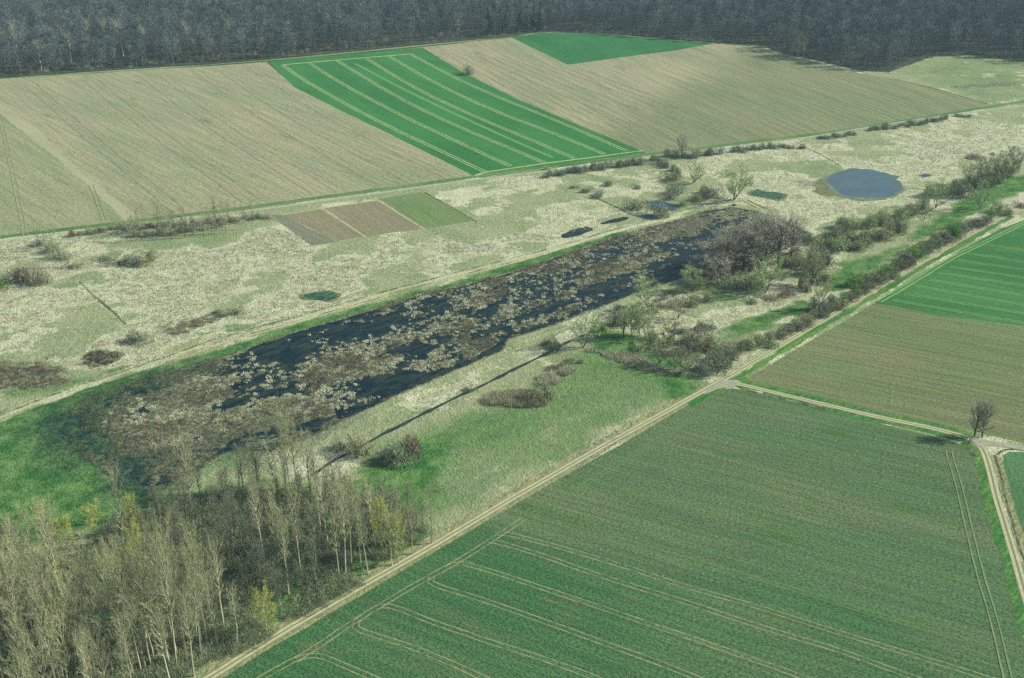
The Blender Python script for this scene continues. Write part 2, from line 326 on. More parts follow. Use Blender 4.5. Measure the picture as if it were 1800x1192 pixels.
def build_ground():
    st = 1.6; xs = np.arange(-340, 640, st); ys = np.arange(250, 1080, st)
    X, Y = np.meshgrid(xs, ys); ny, nx = X.shape
    keep = (np.abs(X) < Y*.62+60)
    Z = fnoise(X, Y, 60, 3, 2)*.0
    V = np.stack([X, Y, Z], -1).reshape(-1, 3); M = masks(X, Y).reshape(-1, 4)
    i = (np.arange(ny-1)[:, None]*nx+np.arange(nx-1)[None]).ravel(); T = np.stack([i, i+1, i+nx+1, i+nx], 1)
    T = T[keep.ravel()[i]]
    # skirt out to the horizon, under the dense part
    R0 = 9000; k = len(V); gx = np.linspace(-R0, R0, 25); gy = np.linspace(-1500, R0, 25); GX, GY = np.meshgrid(gx, gy)
    V2 = np.stack([GX, GY, np.full(GX.shape, -.6)], -1).reshape(-1, 3); j = (np.arange(24)[:, None]*25+np.arange(24)[None]).ravel()
    T2 = np.stack([j, j+1, j+26, j+25], 1)+k
    # middle skirt at z=-.05
    me = npmesh('ground', np.vstack([V, V2]), np.vstack([T, T2]), MEADOW)
    M2 = np.tile([.3, .4, .15, 0], (len(V2), 1)); set_mask(me, np.vstack([M, M2]))
    tag(link(bpy.data.objects.new('ground', me)), 'pale meadow and reed land between the fields', None, None, 'structure')
build_ground()

# pasture under the far wood on the right and everything beyond the dense ground
def build_far_pasture():
    xs = np.arange(250, 1150, 3.); ys = np.arange(1000, 1500, 3.); X, Y = np.meshgrid(xs, ys); ny, nx = X.shape
    V = np.stack([X, Y, np.full(X.shape, -.03)], -1).reshape(-1, 3); i = (np.arange(ny-1)[:, None]*nx+np.arange(nx-1)[None]).ravel()
    me = npmesh('ground', V, np.stack([i, i+1, i+nx+1, i+nx], 1), MEADOW); set_mask(me, masks(X, Y).reshape(-1, 4))
    tag(link(bpy.data.objects.new('ground', me)), 'pale pasture below the dark wood at the top right', None, None, 'structure')
build_far_pasture()

# ---------------------------------------------------------------- the marsh: flat water and a bed of islands that rises through it
AX = ang((201, 662), (1003, 430))
def water_mat(name, col, rough=.12, scum=None, sc=.3, lo=.5, hi=.7):
    n = NT(name); n.b.inputs['Specular IOR Level'].default_value = .05
    n.b.inputs['IOR'].default_value = 1.33
    g = n.noise(.08, n.mapc(AX, (.4, 1, 1)), 4, .6); c = n.mix(n.step(g, .35, .7), col, n.mix(1.0, col, (1.25, 1.3, 1.15, 1), 'MULTIPLY'))
    if scum:
        s = n.step(n.noise(sc, n.mapc(AX, (.35, 1, 1)), 6, .68), lo, hi); c = n.mix(s, c, scum)
        rr = n.n('ShaderNodeMapRange'); n.L(s, rr.inputs[0]); rr.inputs[3].default_value = rough; rr.inputs[4].default_value = .8; n.L(rr.outputs[0], n.b.inputs['Roughness'])
    else: n.b.inputs['Roughness'].default_value = rough
    w = n.noise(.9, n.mapc(AX, (.5, 1, 1)), 2, .5); n.bump(w, .06, .1)
    return n.done(c)
SMALL = GREENP = None
MUD = field_mat('pool mud', base=C(116, 126, 90), alt=C(150, 152, 110), a=0, rows=2, rowamt=.1, patch=6, alt2=C(92, 108, 72), grain=.4, gs=.9)
WATM = water_mat('dark marsh water', C(12, 38, 44), .1, C(54, 70, 62), .26, .45, .6)
def wat(px, mat, label, name='water', z=.12, **k):
    k.setdefault('amp', 2.2); k.setdefault('step', 1.5)
    if mat in (SMALL, GREENP):
        c = np.mean(np.array(px, float), 0); sheet('mud', [tuple(c+(np.array(p)-c)*1.22) for p in px], .1, MUD, 'muddy weedy rim of a small pool', smooth=1, amp=4.5, step=1.2)
    return sheet(name, px, z, mat, label, smooth=1, **k)
wat(WATER, WATM, 'dark water of the flooded marsh basin', amp=1.5)

def E(cx, cy, rx, ry, amt, rot=None): # island / hollow in photo coordinates
    return (cx, cy, rx, ry, amt)
ISL = [ # open water negative, vegetation positive
 (247, 722, 20, 24, -1.3), (392, 717, 42, 11, -1.1), (455, 668, 55, 18, -1.2), (505, 690, 28, 14, -.8), (480, 615, 90, 24, -.9), (580, 590, 120, 26, -1.3), (660, 578, 70, 26, -1.2), (430, 650, 40, 12, -.5),
 (230, 770, 55, 25, .9), (210, 735, 30, 20, .7), (300, 700, 60, 40, .8), (330, 760, 110, 22, .9), (370, 680, 70, 25, .5), (470, 725, 70, 25, .9), (560, 740, 60, 25, .7), (340, 650, 80, 12, .5),
 (625, 645, 75, 24, .9), (600, 620, 60, 12, .35), (660, 685, 40, 20, -.3), (640, 690, 60, 22, -.9), (600, 680, 50, 18, -.7), (580, 715, 50, 20, .6), (735, 620, 58, 24, -1.3), (720, 655, 40, 14, -1.0), (730, 645, 12, 7, 1.5), (745, 652, 14, 5, 1.3), (792, 635, 34, 16, .9), (700, 720, 60, 12, -.5),
 (670, 540, 34, 22, .9), (728, 556, 44, 18, 1.0), (790, 580, 44, 16, 1.0), (845, 608, 34, 12, 1.0), (700, 700, 35, 12, .4),
 (765, 545, 58, 24, -1.4), (800, 510, 70, 10, .35), (838, 526, 26, 13, 1.2), (832, 550, 8, 5, 1.3), (880, 520, 60, 18, .3), (790, 520, 50, 14, -.6), (900, 545, 26, 16, .4), (930, 560, 60, 14, .35),
 (960, 497, 78, 26, -1.5), (985, 475, 34, 9, 1.2), (937, 472, 13, 6, 1.5), (978, 505, 6, 4, 1.4), (905, 485, 40, 10, .5), (1000, 520, 34, 9, 1.0), (1075, 475, 66, 22, .95), (1000, 448, 40, 9, .6),
 (1090, 443, 36, 11, -1.1), (1180, 435, 70, 15, -1.2), (1225, 455, 34, 28, -1.4), (1160, 415, 60, 10, .8), (1230, 395, 60, 14, .95), (1255, 374, 44, 6, -1.0), (1285, 394, 26, 9, -1.1), (1330, 390, 40, 12, .6), (1400, 416, 34, 9, -1.0), (1340, 425, 60, 16, .5), (1330, 455, 60, 20, .5), (1150, 460, 60, 12, .3),
 (1040, 430, 60, 8, .5), (1190, 398, 50, 7, .5), (560, 655, 35, 15, .2)]
LANE = PW([(430, 790), (560, 760), (700, 690), (800, 645), (880, 600), (1000, 545), (1100, 505), (1230, 470)])
LANE2 = PW([(1240, 440), (1100, 485), (980, 535), (880, 575), (840, 588)])
def bed_height(X, Y):
    ca, sa = math.cos(AX), math.sin(AX); U = X*ca+Y*sa; Vv = -X*sa+Y*ca
    e = fnoise(U*.55, Vv, 22, 5, 11)*1.2+fnoise(U*.5, Vv, 4.5, 4, 23)*2.9+fnoise(U*.7, Vv, 1.9, 2, 37)*2.2+.0
    for cx, cy, rx, ry, amt in ISL:
        c = np.array(P(cx, cy)); a = np.array(P(cx+rx, cy-rx*.28))-c; b = np.array(P(cx, cy-ry))-c
        det = a[0]*b[1]-a[1]*b[0]; dx, dy = X-c[0], Y-c[1]
        p = (dx*b[1]-dy*b[0])/det; q = (a[0]*dy-a[1]*dx)/det; r2 = p*p+q*q
        e = e+amt*np.exp(-r2*1.1)*1.1
    d = ldist(X, Y, LANE)+fnoise(U*.3, Vv, 10, 3, 3)*8; e = e-.9*np.clip(1-(d-7)/6, 0, 1)+.55*np.exp(-((d-1)/1.6)**2)
    d2 = ldist(X, Y, LANE2)+fnoise(U*.3, Vv, 10, 3, 4)*3; e = e-1.3*np.clip(1-(d2-2.5)/2, 0, 1)
    return e
WPOLY = PW(WATER)
def build_bed():
    st = .62; x0, y0 = WPOLY.min(0)-12; x1, y1 = WPOLY.max(0)+12
    xs = np.arange(x0, x1, st); ys = np.arange(y0, y1, st); X, Y = np.meshgrid(xs, ys); ny, nx = X.shape
    d = psdf(X, Y, WPOLY); keep = d < 7
    e = bed_height(X, Y); bank = np.clip((d+3.5)/6, 0, 1)*2.6+fnoise(X, Y, 3, 3, 9)*.8*np.clip((d+7)/8, 0, 1); e = e*np.clip(-d/4, 0, 1)+bank*(d > -7)
    M = masks(X, Y); wet = M[..., 3].copy(); e = np.where(d < 1, e+wet*1.0*np.clip(1-(X-P(500, 650)[0])/40, 0, 1), e)
    z = np.where(e > 0, .12+np.minimum(e, .6)*.35+.02, .12+np.maximum(e, -1)*.3)
    z = np.where(d > 4.5, np.maximum(.03, .2-(d-4.5)*.06), z)
    inn = np.clip(-d/3, 0, 1)*(1-wet)*np.clip((X-P(168, 740)[0]+fnoise(X, Y, 10, 3, 6)*10)/6, 0, 1)
    nn = fnoise(X, Y, 14, 4, 61); cx = X
    brown = .5+nn*1.2
    M[..., 0] = M[..., 0]*(1-inn)+inn*np.clip(.02+e*.12+nn*1.3+np.clip((X-P(1000, 470)[0])/120, 0, .5), 0, 1)
    M[..., 1] = M[..., 1]*(1-inn); M[..., 2] = M[..., 2]*(1-inn)+inn*np.clip(brown+.2, .3, 1)
    M[..., 3] = np.clip(M[..., 3]+inn*np.clip(.45-e*.9, 0, 1), 0, 1)
    i = (np.arange(ny-1)[:, None]*nx+np.arange(nx-1)[None]).ravel(); i = i[keep.ravel()[i]]
    T = np.stack([i, i+1, i+nx+1, i+nx], 1)
    used = np.unique(T); remap = -np.ones(nx*ny, int); remap[used] = np.arange(len(used))
    V = np.stack([X, Y, z], -1).reshape(-1, 3)[used]
    me = npmesh('marsh_bed', V, remap[T], MEADOW); set_mask(me, M.reshape(-1, 4)[used])
    tag(link(bpy.data.objects.new('marsh_bed', me)), 'muddy bed of brown tussock islands rising through the marsh water', None, None, 'structure')
    ok = (e > .05) & (d < -1); pts = np.stack([X[ok], Y[ok], z[ok]], 1); return pts, M[ok], e[ok], (X, Y, e, d, wet)
BEDPTS, BEDM, BEDE, BEDG = build_bed()

PONDM = water_mat('pond water', C(82, 104, 116), .3, C(104, 122, 118), .2, .52, .62)
SHAL = water_mat('pond shallows', C(112, 126, 104), .5, C(158, 160, 122), .45, .5, .62)
wat([(p[0]+(p[0]-1519)*.03, p[1]+1) for p in POND], SHAL, 'weedy shallow rim of the round pond', z=.09, amp=3.5, step=1.5)
sheet('mud', [(1425, 330), (1440, 316), (1468, 310), (1480, 325), (1470, 345), (1440, 344)], .11, MUD, 'muddy reed margin at the left end of the round pond', smooth=1, amp=5, step=1.2)
wat([(1521+(p[0]-1519)*.92, 323+(p[1]-324)*.90) for p in POND], PONDM, 'round blue-grey pond in the pale reed land', z=.12, amp=3.2, step=1.5)
SMALL = water_mat('pool water', C(44, 82, 102), .12)
GREENP = water_mat('weedy pool water', C(34, 72, 72), .2, C(84, 120, 80), .5, .45, .55)
wat([(535, 520), (552, 514), (580, 512), (594, 518), (590, 526), (560, 530), (542, 527)], GREENP, 'small green pool in the reeds above the dike', z=.1)
wat([(1318, 340), (1330, 333), (1348, 338), (1362, 336), (1380, 344), (1366, 352), (1345, 346), (1325, 345)], GREENP, 'small weedy pool left of the round pond', z=.1, amp=1)
wat([(1133, 360), (1145, 352), (1170, 355), (1190, 362), (1186, 372), (1165, 366), (1140, 369)], SMALL, 'small blue pool among the willow bushes', z=.1)
wat([(980, 418), (1000, 406), (1030, 398), (1045, 402), (1020, 412), (1000, 420)], WATM, 'left shallow flooded patch above the dike', z=.1, amp=3)
wat([(1052, 396), (1075, 384), (1105, 380), (1110, 387), (1080, 393)], WATM, 'right shallow flooded patch above the dike', z=.1, amp=3)
wat([(1118, 381), (1135, 376), (1152, 380), (1140, 386)], SMALL, 'small flooded spot near the big twiggy bush', z=.1, amp=2)
wat([(1618, 308), (1630, 305), (1640, 309), (1628, 313)], SMALL, 'tiny pool right of the round pond', z=.1)
wat([(1737, 270), (1744, 267), (1750, 271), (1744, 276)], PONDM, 'tiny pale pool in the far reeds', z=.1)
wat([(1217, 579), (1235, 573), (1256, 575), (1245, 583), (1222, 583)], SMALL, 'little blue pool beside a dark shrub below the marsh', z=.1)
wat([(1178, 582), (1195, 577), (1212, 580), (1205, 588), (1182, 587)], WATM, 'narrow dark pool in the straw-coloured reeds', z=.1)

# ---------------------------------------------------------------- fields
a1 = ang((144, 144), (560, 320)); a2 = ang((600, 180), (852, 302)); a3 = ang((900, 66), (1250, 240)); a6 = ang((1103, 997), (1468, 1111)); a7 = ang((1401, 722), (1636, 776)); a8 = ang((1569, 527), (1800, 568))
TAN1 = field_mat('stubble soil', base=C(176, 173, 134), alt=C(160, 167, 126), a=a1, rows=3.0, rowamt=.16, patch=50, alt2=C(132, 154, 102), grain=.26, gs=.55)
TAN3 = field_mat('pale worked soil', base=C(178, 172, 134), alt=C(160, 165, 126), a=a3, rows=3.4, rowamt=.18, patch=60, alt2=C(138, 154, 108), grain=.22, gs=.5,
                 zone=((1120, 130), (1330, 150), dict(base=C(140, 150, 108), alt=C(150, 152, 112), alt2=C(126, 150, 98)), .5))
GRN2 = field_mat('young wheat', base=C(72, 140, 74), alt=C(58, 126, 64), a=a2, rows=2, rowamt=.05, patch=40, grain=.12, gs=.5)
GRN5 = field_mat('dark young wheat', base=C(66, 134, 76), alt=C(54, 122, 68), a=a3, rows=2, rowamt=.06, patch=40, grain=.16, gs=.5)
CROP6 = field_mat('rapeseed rows', base=C(78, 126, 78), alt=C(100, 134, 88), a=a6, rows=2.0, rowamt=.16, patch=38, alt2=C(116, 132, 88), grain=.5, gs=1.5, bump=(1.0, .6),
                 zone=((1000, 1100), (1100, 900), dict(base=C(102, 134, 90), alt=C(122, 140, 98), alt2=C(92, 130, 70)), .9))
OLV7 = field_mat('thin stubble with weeds', base=C(124, 142, 92), alt=C(138, 144, 102), a=a7, rows=2.2, rowamt=.18, patch=36, alt2=C(116, 142, 82), grain=.4, gs=1.3, bump=(.8, .5))
GRN8 = field_mat('spring wheat', base=C(84, 138, 78), alt=C(66, 124, 66), a=a8, rows=2, rowamt=.1, patch=30, alt2=C(92, 144, 78), grain=.25, gs=.7)
GRN9 = field_mat('short wheat', base=C(100, 142, 94), alt=C(88, 134, 84), a=ang((1757, 820), (1790, 950)), rows=2, rowamt=.1, patch=20, grain=.3, gs=1.0)
PLG = field_mat('ploughed soil', base=C(158, 150, 118), alt=C(148, 144, 112), a=ang((570, 366), (640, 415)), rows=1.3, rowamt=.12, patch=14, grain=.3, gs=.9)
PLG2 = field_mat('green plot', base=C(122, 150, 92), alt=C(134, 152, 100), a=ang((670, 350), (742, 402)), rows=1.5, rowamt=.14, patch=14, grain=.25, gs=.9)
GREY = field_mat('grey fallow', base=C(146, 146, 120), alt=C(134, 142, 112), a=ang((490, 377), (590, 425)), rows=1.6, rowamt=.12, patch=14, grain=.3, gs=.9)
SAND = field_mat('sandy strip', base=C(186, 184, 144), alt=C(176, 176, 136), a=a1, rows=4, rowamt=.06, patch=30, grain=.12, gs=.6)
LEFTF = field_mat('greenish stubble', base=C(168, 170, 128), alt=C(152, 164, 120), a=a1, rows=3, rowamt=.14, patch=40, alt2=C(140, 158, 108), grain=.26, gs=.55)
VERGE = field_mat('verge grass', base=C(92, 138, 76), alt=C(128, 154, 92), a=ang((440, 371), (740, 329)), rows=2, rowamt=.2, patch=12, alt2=C(160, 162, 112), grain=.35, gs=.9)
VERG2 = field_mat('lush verge grass', base=C(74, 134, 66), alt=C(112, 152, 76), a=ang((1380, 603), (1603, 471)), rows=1.5, rowamt=.25, patch=10, alt2=C(150, 160, 96), grain=.4, gs=1)
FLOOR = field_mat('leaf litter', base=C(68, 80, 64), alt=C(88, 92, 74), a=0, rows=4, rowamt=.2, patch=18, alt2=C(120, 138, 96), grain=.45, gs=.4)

F1 = [(-400, 160), (0, 137), (250, 123), (470, 110), (517, 153), (600, 195), (684, 235), (768, 277), (836, 311), (740, 325), (600, 341), (430, 364), (285, 382), (0, 414), (-400, 470)]
sheet('field', F1, .06, TAN1, 'large pale tan stubble field along the upper left')
sheet('field', [(-400, 20), (-60, 150), (0, 190), (80, 250), (150, 312), (215, 390), (0, 413), (-400, 470)], .10, LEFTF, 'greener stubble corner at the left edge of the tan field', amp=1.5)
sheet('field', [(-60, 140), (0, 183), (60, 222), (130, 290), (245, 384), (222, 389), (150, 322), (80, 262), (0, 200), (-70, 165)], .14, SAND, 'sandy unsown strip across the tan field', amp=1.5)
sheet('field', [(470, 108), (600, 96), (740, 84), (808, 124), (902, 171), (1036, 228), (1127, 264), (1142, 272), (1050, 285), (950, 299), (848, 313), (836, 311), (768, 277), (684, 235), (600, 195), (517, 153)], .10, GRN2, 'bright green wheat field with pale tramlines', amp=.4)
sheet('field', [(742, 84), (830, 73), (899, 66), (950, 88), (998, 113), (1190, 88), (1250, 77), (1338, 82), (1368, 96), (1435, 109), (1492, 126), (1569, 138), (1636, 155), (1740, 184), (1603, 214), (1468, 236), (1254, 260), (1200, 266), (1144, 272), (1127, 264), (1036, 228), (902, 171), (808, 124)], .07, TAN3, 'pale worked field between the green wheat and the wood')
sheet('field', [(899, 66), (950, 57), (1060, 60), (1200, 73), (1256, 77), (1190, 87), (998, 114)], .13, GRN5, 'dark green wheat corner under the wood', amp=.4)
sheet('field', [(100, 1365), (420, 1170), (640, 1043), (900, 889), (1100, 776), (1200, 718), (1262, 686), (1292, 682), (1400, 708), (1535, 741), (1660, 772), (1700, 785), (1722, 812), (1735, 880), (1755, 945), (1785, 1060), (1812, 1180), (1850, 1340), (900, 1420)], .06, CROP6, 'large dark green rapeseed field in the lower right', amp=.5)
sheet('field', [(1310, 668), (1400, 614), (1470, 573), (1536, 533), (1570, 538), (1650, 554), (1800, 573), (1900, 584), (1900, 800), (1800, 779), (1700, 756), (1603, 738), (1500, 716), (1344, 678)], .06, OLV7, 'olive brown stubble field right of the track')
sheet('field', [(1536, 533), (1600, 492), (1690, 440), (1760, 402), (1830, 376), (2000, 350), (2000, 600), (1800, 573), (1650, 554), (1570, 538)], .09, GRN8, 'green wheat field at the right edge', amp=.4)
sheet('field', [(1762, 800), (1775, 793), (1900, 806), (1950, 1150), (1850, 1120), (1812, 1030), (1787, 950), (1765, 870)], .06, GRN9, 'small green field in the right corner')
sheet('field', [(497, 378), (563, 367), (641, 416), (592, 424)], .10, PLG, 'left brown ploughed plot', amp=.3)
sheet('field', [(570, 366), (664, 353), (742, 402), (644, 415)], .12, PLG, 'right brown ploughed plot', amp=.3)
sheet('field', [(667, 350), (740, 337), (838, 388), (746, 402)], .10, PLG2, 'small green plot beside the ploughed plots', amp=.3)
sheet('field', [(474, 378), (494, 377), (592, 426), (548, 432)], .08, GREY, 'grey fallow strip left of the ploughed plots', amp=.6)
sheet('field', [(1262, 672), (1290, 669), (1310, 660), (1330, 672), (1400, 692), (1410, 700), (1300, 682)], .05, VERG2, 'lush grass at the track junction', amp=.5)
# verges
ribbons('verge', [dict(px=[(0, 417), (285, 383), (440, 365), (600, 342), (740, 324), (850, 308), (1000, 288), (1140, 271), (1254, 257), (1468, 232), (1603, 211), (1740, 187), (1850, 172)], width=6, z=.17),
  dict(px=[(0, 138), (120, 131), (250, 123), (470, 107), (600, 95), (745, 81), (880, 67), (930, 60), (1060, 59)], width=4, z=.17)], VERGE, 'green grass verges along the upper road and the wood')
ribbons('verge', [dict(px=TRACK[9:19], width=3.4, z=.15, off=-3.6, amp=.35), dict(px=[(p[0]+0, p[1]) for p in BRANCH[2:17]], width=3, z=.15, off=-3.2, amp=.3), dict(px=BRANCH[2:9], width=3.2, z=.15, off=3.6, amp=.3), dict(px=[(1695, 785), (1722, 806), (1733, 860), (1752, 925), (1775, 1005), (1800, 1100)], width=3.4, z=.19, off=1)], VERG2, 'lush green verges along the farm tracks')
STRAWV = field_mat('dry verge', base=C(168, 168, 122), alt=C(148, 156, 108), a=ang((1753, 879), (1784, 980)), rows=1.5, rowamt=.15, patch=8, alt2=C(190, 184, 140), grain=.5, gs=1)
ribbons('verge', [dict(px=BRANCH[10:18], width=3.6, z=.16, off=3.6, amp=.2), dict(px=TRACK[1:10], width=2.6, z=.15, off=3.2, amp=.4), dict(px=TRACK[1:10], width=1.2, z=.15, off=-2.3, amp=.5)], STRAWV, 'dry straw-coloured verges beside the farm tracks')
# tramlines
LINE2 = line_mat('bare wheel line in wheat', C(198, 210, 148), C(104, 160, 90), .66); LINE2b = line_mat('faint wheel line in wheat', C(112, 166, 100), C(74, 150, 86), .8)
TL2 = [[(497, 114), (523, 134), (600, 179), (684, 223), (768, 262), (852, 302)], [(544, 111), (600, 147), (701, 201), (801, 248), (897, 292)], [(592, 106), (701, 173), (801, 221), (902, 263), (957, 286)], [(644, 103), (734, 158), (835, 205), (936, 247), (1011, 279)], [(684, 99), (768, 148), (868, 195), (969, 233), (1063, 271)], [(722, 95), (788, 131), (868, 168), (969, 208), (1103, 266)]]
def PAIR(px, g, w, z, **k):
    k.setdefault('amp', .22)
    return [dict(px=px, width=w, z=z, off=g/2, **k), dict(px=px, width=w, z=z+.03, off=-g/2, **k)]
L = []
for t in TL2: L += PAIR(t, 2.7, .8, .16, smooth=1)
L += [dict(px=[(497, 114), (600, 105), (722, 95)], width=2.6, z=.22), dict(px=[(852, 303), (900, 296), (960, 287), (1040, 277), (1130, 265)], width=1.8, z=.24), dict(px=[(852, 303), (835, 309)], width=2, z=.26), dict(px=[(855, 311), (980, 293)], width=1, z=.26)]
ribbons('wheel_track', L, LINE2, 'pale double tramlines in the bright green wheat field')
ribbons('wheel_track', [dict(px=[(625, 112), (701, 153), (801, 201), (902, 247), (972, 277)], width=3.2, z=.15)], LINE2b, 'faint broad tramline in the bright green wheat field')
LINE6 = line_mat('bare wheel line in rapeseed', C(168, 168, 124), C(106, 132, 90), .55, .35); LINE6b = line_mat('overgrown wheel line', C(112, 144, 84), C(96, 132, 80), .5, .2)
HL = [(440, 1205), (475, 1183), (550, 1143), (600, 1107), (627, 1091), (670, 1064), (754, 1015), (801, 990), (862, 951), (922, 911)]
TL6 = [[(520, 1160), (545, 1150), (572, 1155), (600, 1168), (657, 1191), (760, 1240)],
 [(640, 1083), (624, 1093), (622, 1103), (643, 1113), (717, 1134), (788, 1164), (848, 1191), (940, 1235)],
 [(655, 1073), (672, 1063), (700, 1069), (768, 1097), (868, 1131), (935, 1151), (1046, 1191), (1160, 1235)],
 [(770, 1005), (756, 1014), (755, 1024), (775, 1033), (835, 1049), (935, 1084), (1036, 1121), (1137, 1158), (1240, 1197), (1330, 1235)],
 [(785, 999), (798, 991), (818, 990), (902, 1017), (1003, 1050), (1103, 1084), (1200, 1117), (1301, 1151), (1415, 1191), (1530, 1235)],
 [(862, 951), (875, 953), (935, 970), (1036, 1007), (1137, 1037), (1200, 1057), (1334, 1101), (1468, 1141), (1606, 1191), (1740, 1240)],
 [(870, 938), (888, 938), (912, 943), (1003, 968), (1103, 997), (1200, 1030), (1334, 1067), (1468, 1111), (1603, 1151), (1723, 1188), (1850, 1230)]]
L = []
for t in TL6: L += PAIR(t, 1.9, .42, .14)
L += PAIR(HL, 1.9, .42, .44)
ribbons('wheel_track', L, LINE6, 'bare tramline loops in the lower rapeseed field')
BARE = line_mat('bare turning patch', C(146, 140, 104), C(108, 130, 92), .35, .4)
TL6b = [HL[8:]+[(996, 871), (1070, 826), (1130, 790), (1200, 746), (1240, 722), (1291, 692)],
 [(922, 903), (969, 916), (1070, 943), (1200, 982), (1368, 1027), (1536, 1081), (1737, 1134)], [(1046, 846), (1103, 862), (1200, 891), (1334, 923), (1536, 980), (1723, 1027)],
 [(1137, 792), (1200, 808), (1368, 849), (1536, 889), (1690, 930)], [(1237, 746), (1368, 772), (1468, 798), (1670, 842)], [(1291, 702), (1401, 722), (1536, 752), (1636, 776)],
 [(980, 875), (1103, 900), (1300, 955), (1500, 1015), (1725, 1075)], [(1090, 815), (1250, 850), (1450, 900), (1705, 965)], [(1180, 770), (1350, 808), (1500, 845), (1680, 885)]]
L = []
for k, t in enumerate(TL6b): L += PAIR(t, 1.9, .55 if k < 6 else .35, .14)
ribbons('wheel_track', L, LINE6b, 'faint overgrown tramlines in the lower rapeseed field')
ribbons('wheel_track', PAIR([(1668, 792), (1673, 815), (1687, 859), (1703, 933), (1723, 1010), (1744, 1077), (1762, 1150), (1780, 1230)], 2.2, .5, .5), line_mat('pale worn headland line', C(140, 160, 110), C(104, 138, 92), .8), 'pale headland tramline along the right side of the rapeseed field')
LINE8 = line_mat('wheel line in spring wheat', C(140, 182, 112), C(96, 152, 84), .7)
L = PAIR([(1545, 531), (1603, 497), (1670, 455), (1723, 430), (1787, 399), (1800, 392), (1870, 365)], 2.2, .95, .4)
for (x, y, y2) in [(1569, 527, 568), (1589, 516, 551), (1608, 502, 536), (1633, 492, 519), (1646, 479, 502), (1670, 469, 488), (1683, 457, 474), (1700, 445, 461), (1728, 430, 440)]:
    L += PAIR([(x, y), (1800, y2), (2000, y2+(y2-y)/(1800-x)*200)], 2.0, .55, .16)
ribbons('wheel_track', L, LINE8, 'pale tramlines in the wheat field at the right edge')
LINE7 = line_mat('row line in stubble', C(150, 148, 100), C(130, 136, 98), .5, .2)
L = []
for t in [[(1330, 668), (1420, 618), (1500, 575), (1540, 548)], [(1350, 670), (1440, 690), (1600, 722), (1800, 765)], [(1400, 640), (1600, 682), (1850, 738)], [(1440, 618), (1600, 650), (1850, 702)], [(1480, 590), (1650, 626), (1850, 665)], [(1520, 565), (1700, 602), (1850, 630)], [(1380, 655), (1500, 680), (1700, 722), (1850, 755)]]: L += PAIR(t, 2, .35, .14)
ribbons('wheel_track', L, LINE7, 'faint sowing lines in the olive brown field')
LINE1 = line_mat('dark furrow line', C(120, 132, 98), C(156, 158, 120), .42, .12); LINE1b = line_mat('pale furrow line', C(186, 178, 138), C(164, 162, 124), .45, .12)
L = []; Lb = []
A0 = [(37, 151), (130, 235), (230, 320), (290, 372)]; A1 = [(470, 112), (600, 196), (768, 277), (836, 311)]
for k in range(14):
    t = (k-1)/13+.02*math.sin(k*2.3); W0 = PW(A0); W1 = PW(A1); (L if k % 3 else Lb).append(dict(px=None, W=W0*(1-t)+W1*t, width=.9, z=.2, amp=.2))
    Lb.append(dict(px=None, W=W0*(1-t-.03)+W1*(t+.03), width=.6, z=.3, amp=.2))
ribbons('wheel_track', L, LINE1, 'dark furrow lines in the large tan field'); ribbons('wheel_track', Lb+PAIR([(2, 210), (20, 290), (45, 415)], 2.4, .6, .5)+PAIR([(160, 325), (172, 355), (184, 388)], 2.4, .5, .6), LINE1b, 'pale furrow lines in the large tan field')
L = []
for k in range(12):
    t = k/11; W0 = PW([(750, 88), (860, 150), (1000, 212), (1140, 270)]); W1 = PW([(1000, 116), (1140, 165), (1250, 206), (1340, 245)]); L.append(dict(px=None, W=W0*(1-t)+W1*t, width=.9, z=.2, amp=.2))
ribbons('wheel_track', L, LINE1, 'dark furrow lines in the pale field beyond the wheat')
# plot edges
EDGE = line_mat('pale plot edge', C(196, 190, 146), C(150, 160, 112), .6)
ribbons('path', [dict(px=[(566, 366), (642, 416)], width=1.6, z=.2), dict(px=[(664, 352), (746, 403)], width=1.4, z=.2), dict(px=[(497, 378), (570, 366), (665, 352)], width=1.6, z=.25), dict(px=[(592, 425), (642, 416)], width=1, z=.2)], EDGE, 'pale grass edges between the ploughed plots')
DARKE = line_mat('dark ditch', C(82, 92, 70), C(142, 152, 108), .55, .3)
ribbons('ditch', [dict(px=[(745, 338), (790, 362), (838, 390)], width=1.0, z=.22, amp=.3), dict(px=[(140, 495), (165, 520), (195, 545), (222, 570)], width=.9, z=.1, amp=.5), dict(px=[(1035, 342), (1075, 360), (1110, 378), (1135, 385)], width=1.3, z=.1, amp=.3), dict(px=[(1400, 250), (1440, 270), (1475, 290)], width=1.1, z=.1, amp=.3),
  dict(px=[(1310, 353), (1345, 370), (1390, 388), (1440, 408)], width=1.4, z=.2, off=2), dict(px=[(1310, 353), (1345, 370), (1390, 388), (1450, 414)], width=1.0, z=.2, off=-1.6),
  dict(px=[(1572, 139), (1640, 155), (1737, 183)], width=2.2, z=.12, amp=.3), dict(px=[(1297, 681), (1344, 694), (1400, 707), (1455, 721)], width=1.4, z=.2, amp=.4), dict(px=[(1690, 778), (1706, 790), (1713, 803)], width=1.5, z=.2, amp=.3),
  dict(px=[(1750, 800), (1757, 830), (1768, 880), (1785, 940), (1800, 985), (1830, 1080)], width=.8, z=.2, amp=.4), dict(px=[(1752, 800), (1760, 792), (1775, 789), (1800, 792)], width=1, z=.2),
   dict(px=[(-60, 132), (0, 133), (120, 126), (250, 117), (470, 101), (600, 90), (740, 76)], width=1.6, z=.15, amp=.4)], DARKE, 'thin dark ditches between the meadows')
ribbons('ditch', [dict(px=DIKE, width=1.0, z=.16, off=2.2, amp=.7), dict(px=DIKE[6:], width=.6, z=.16, off=-2.6, amp=.6)], line_mat('overgrown ditch', C(92, 98, 72), C(172, 174, 124), .5, .2), 'narrow overgrown ditches beside the dike path')
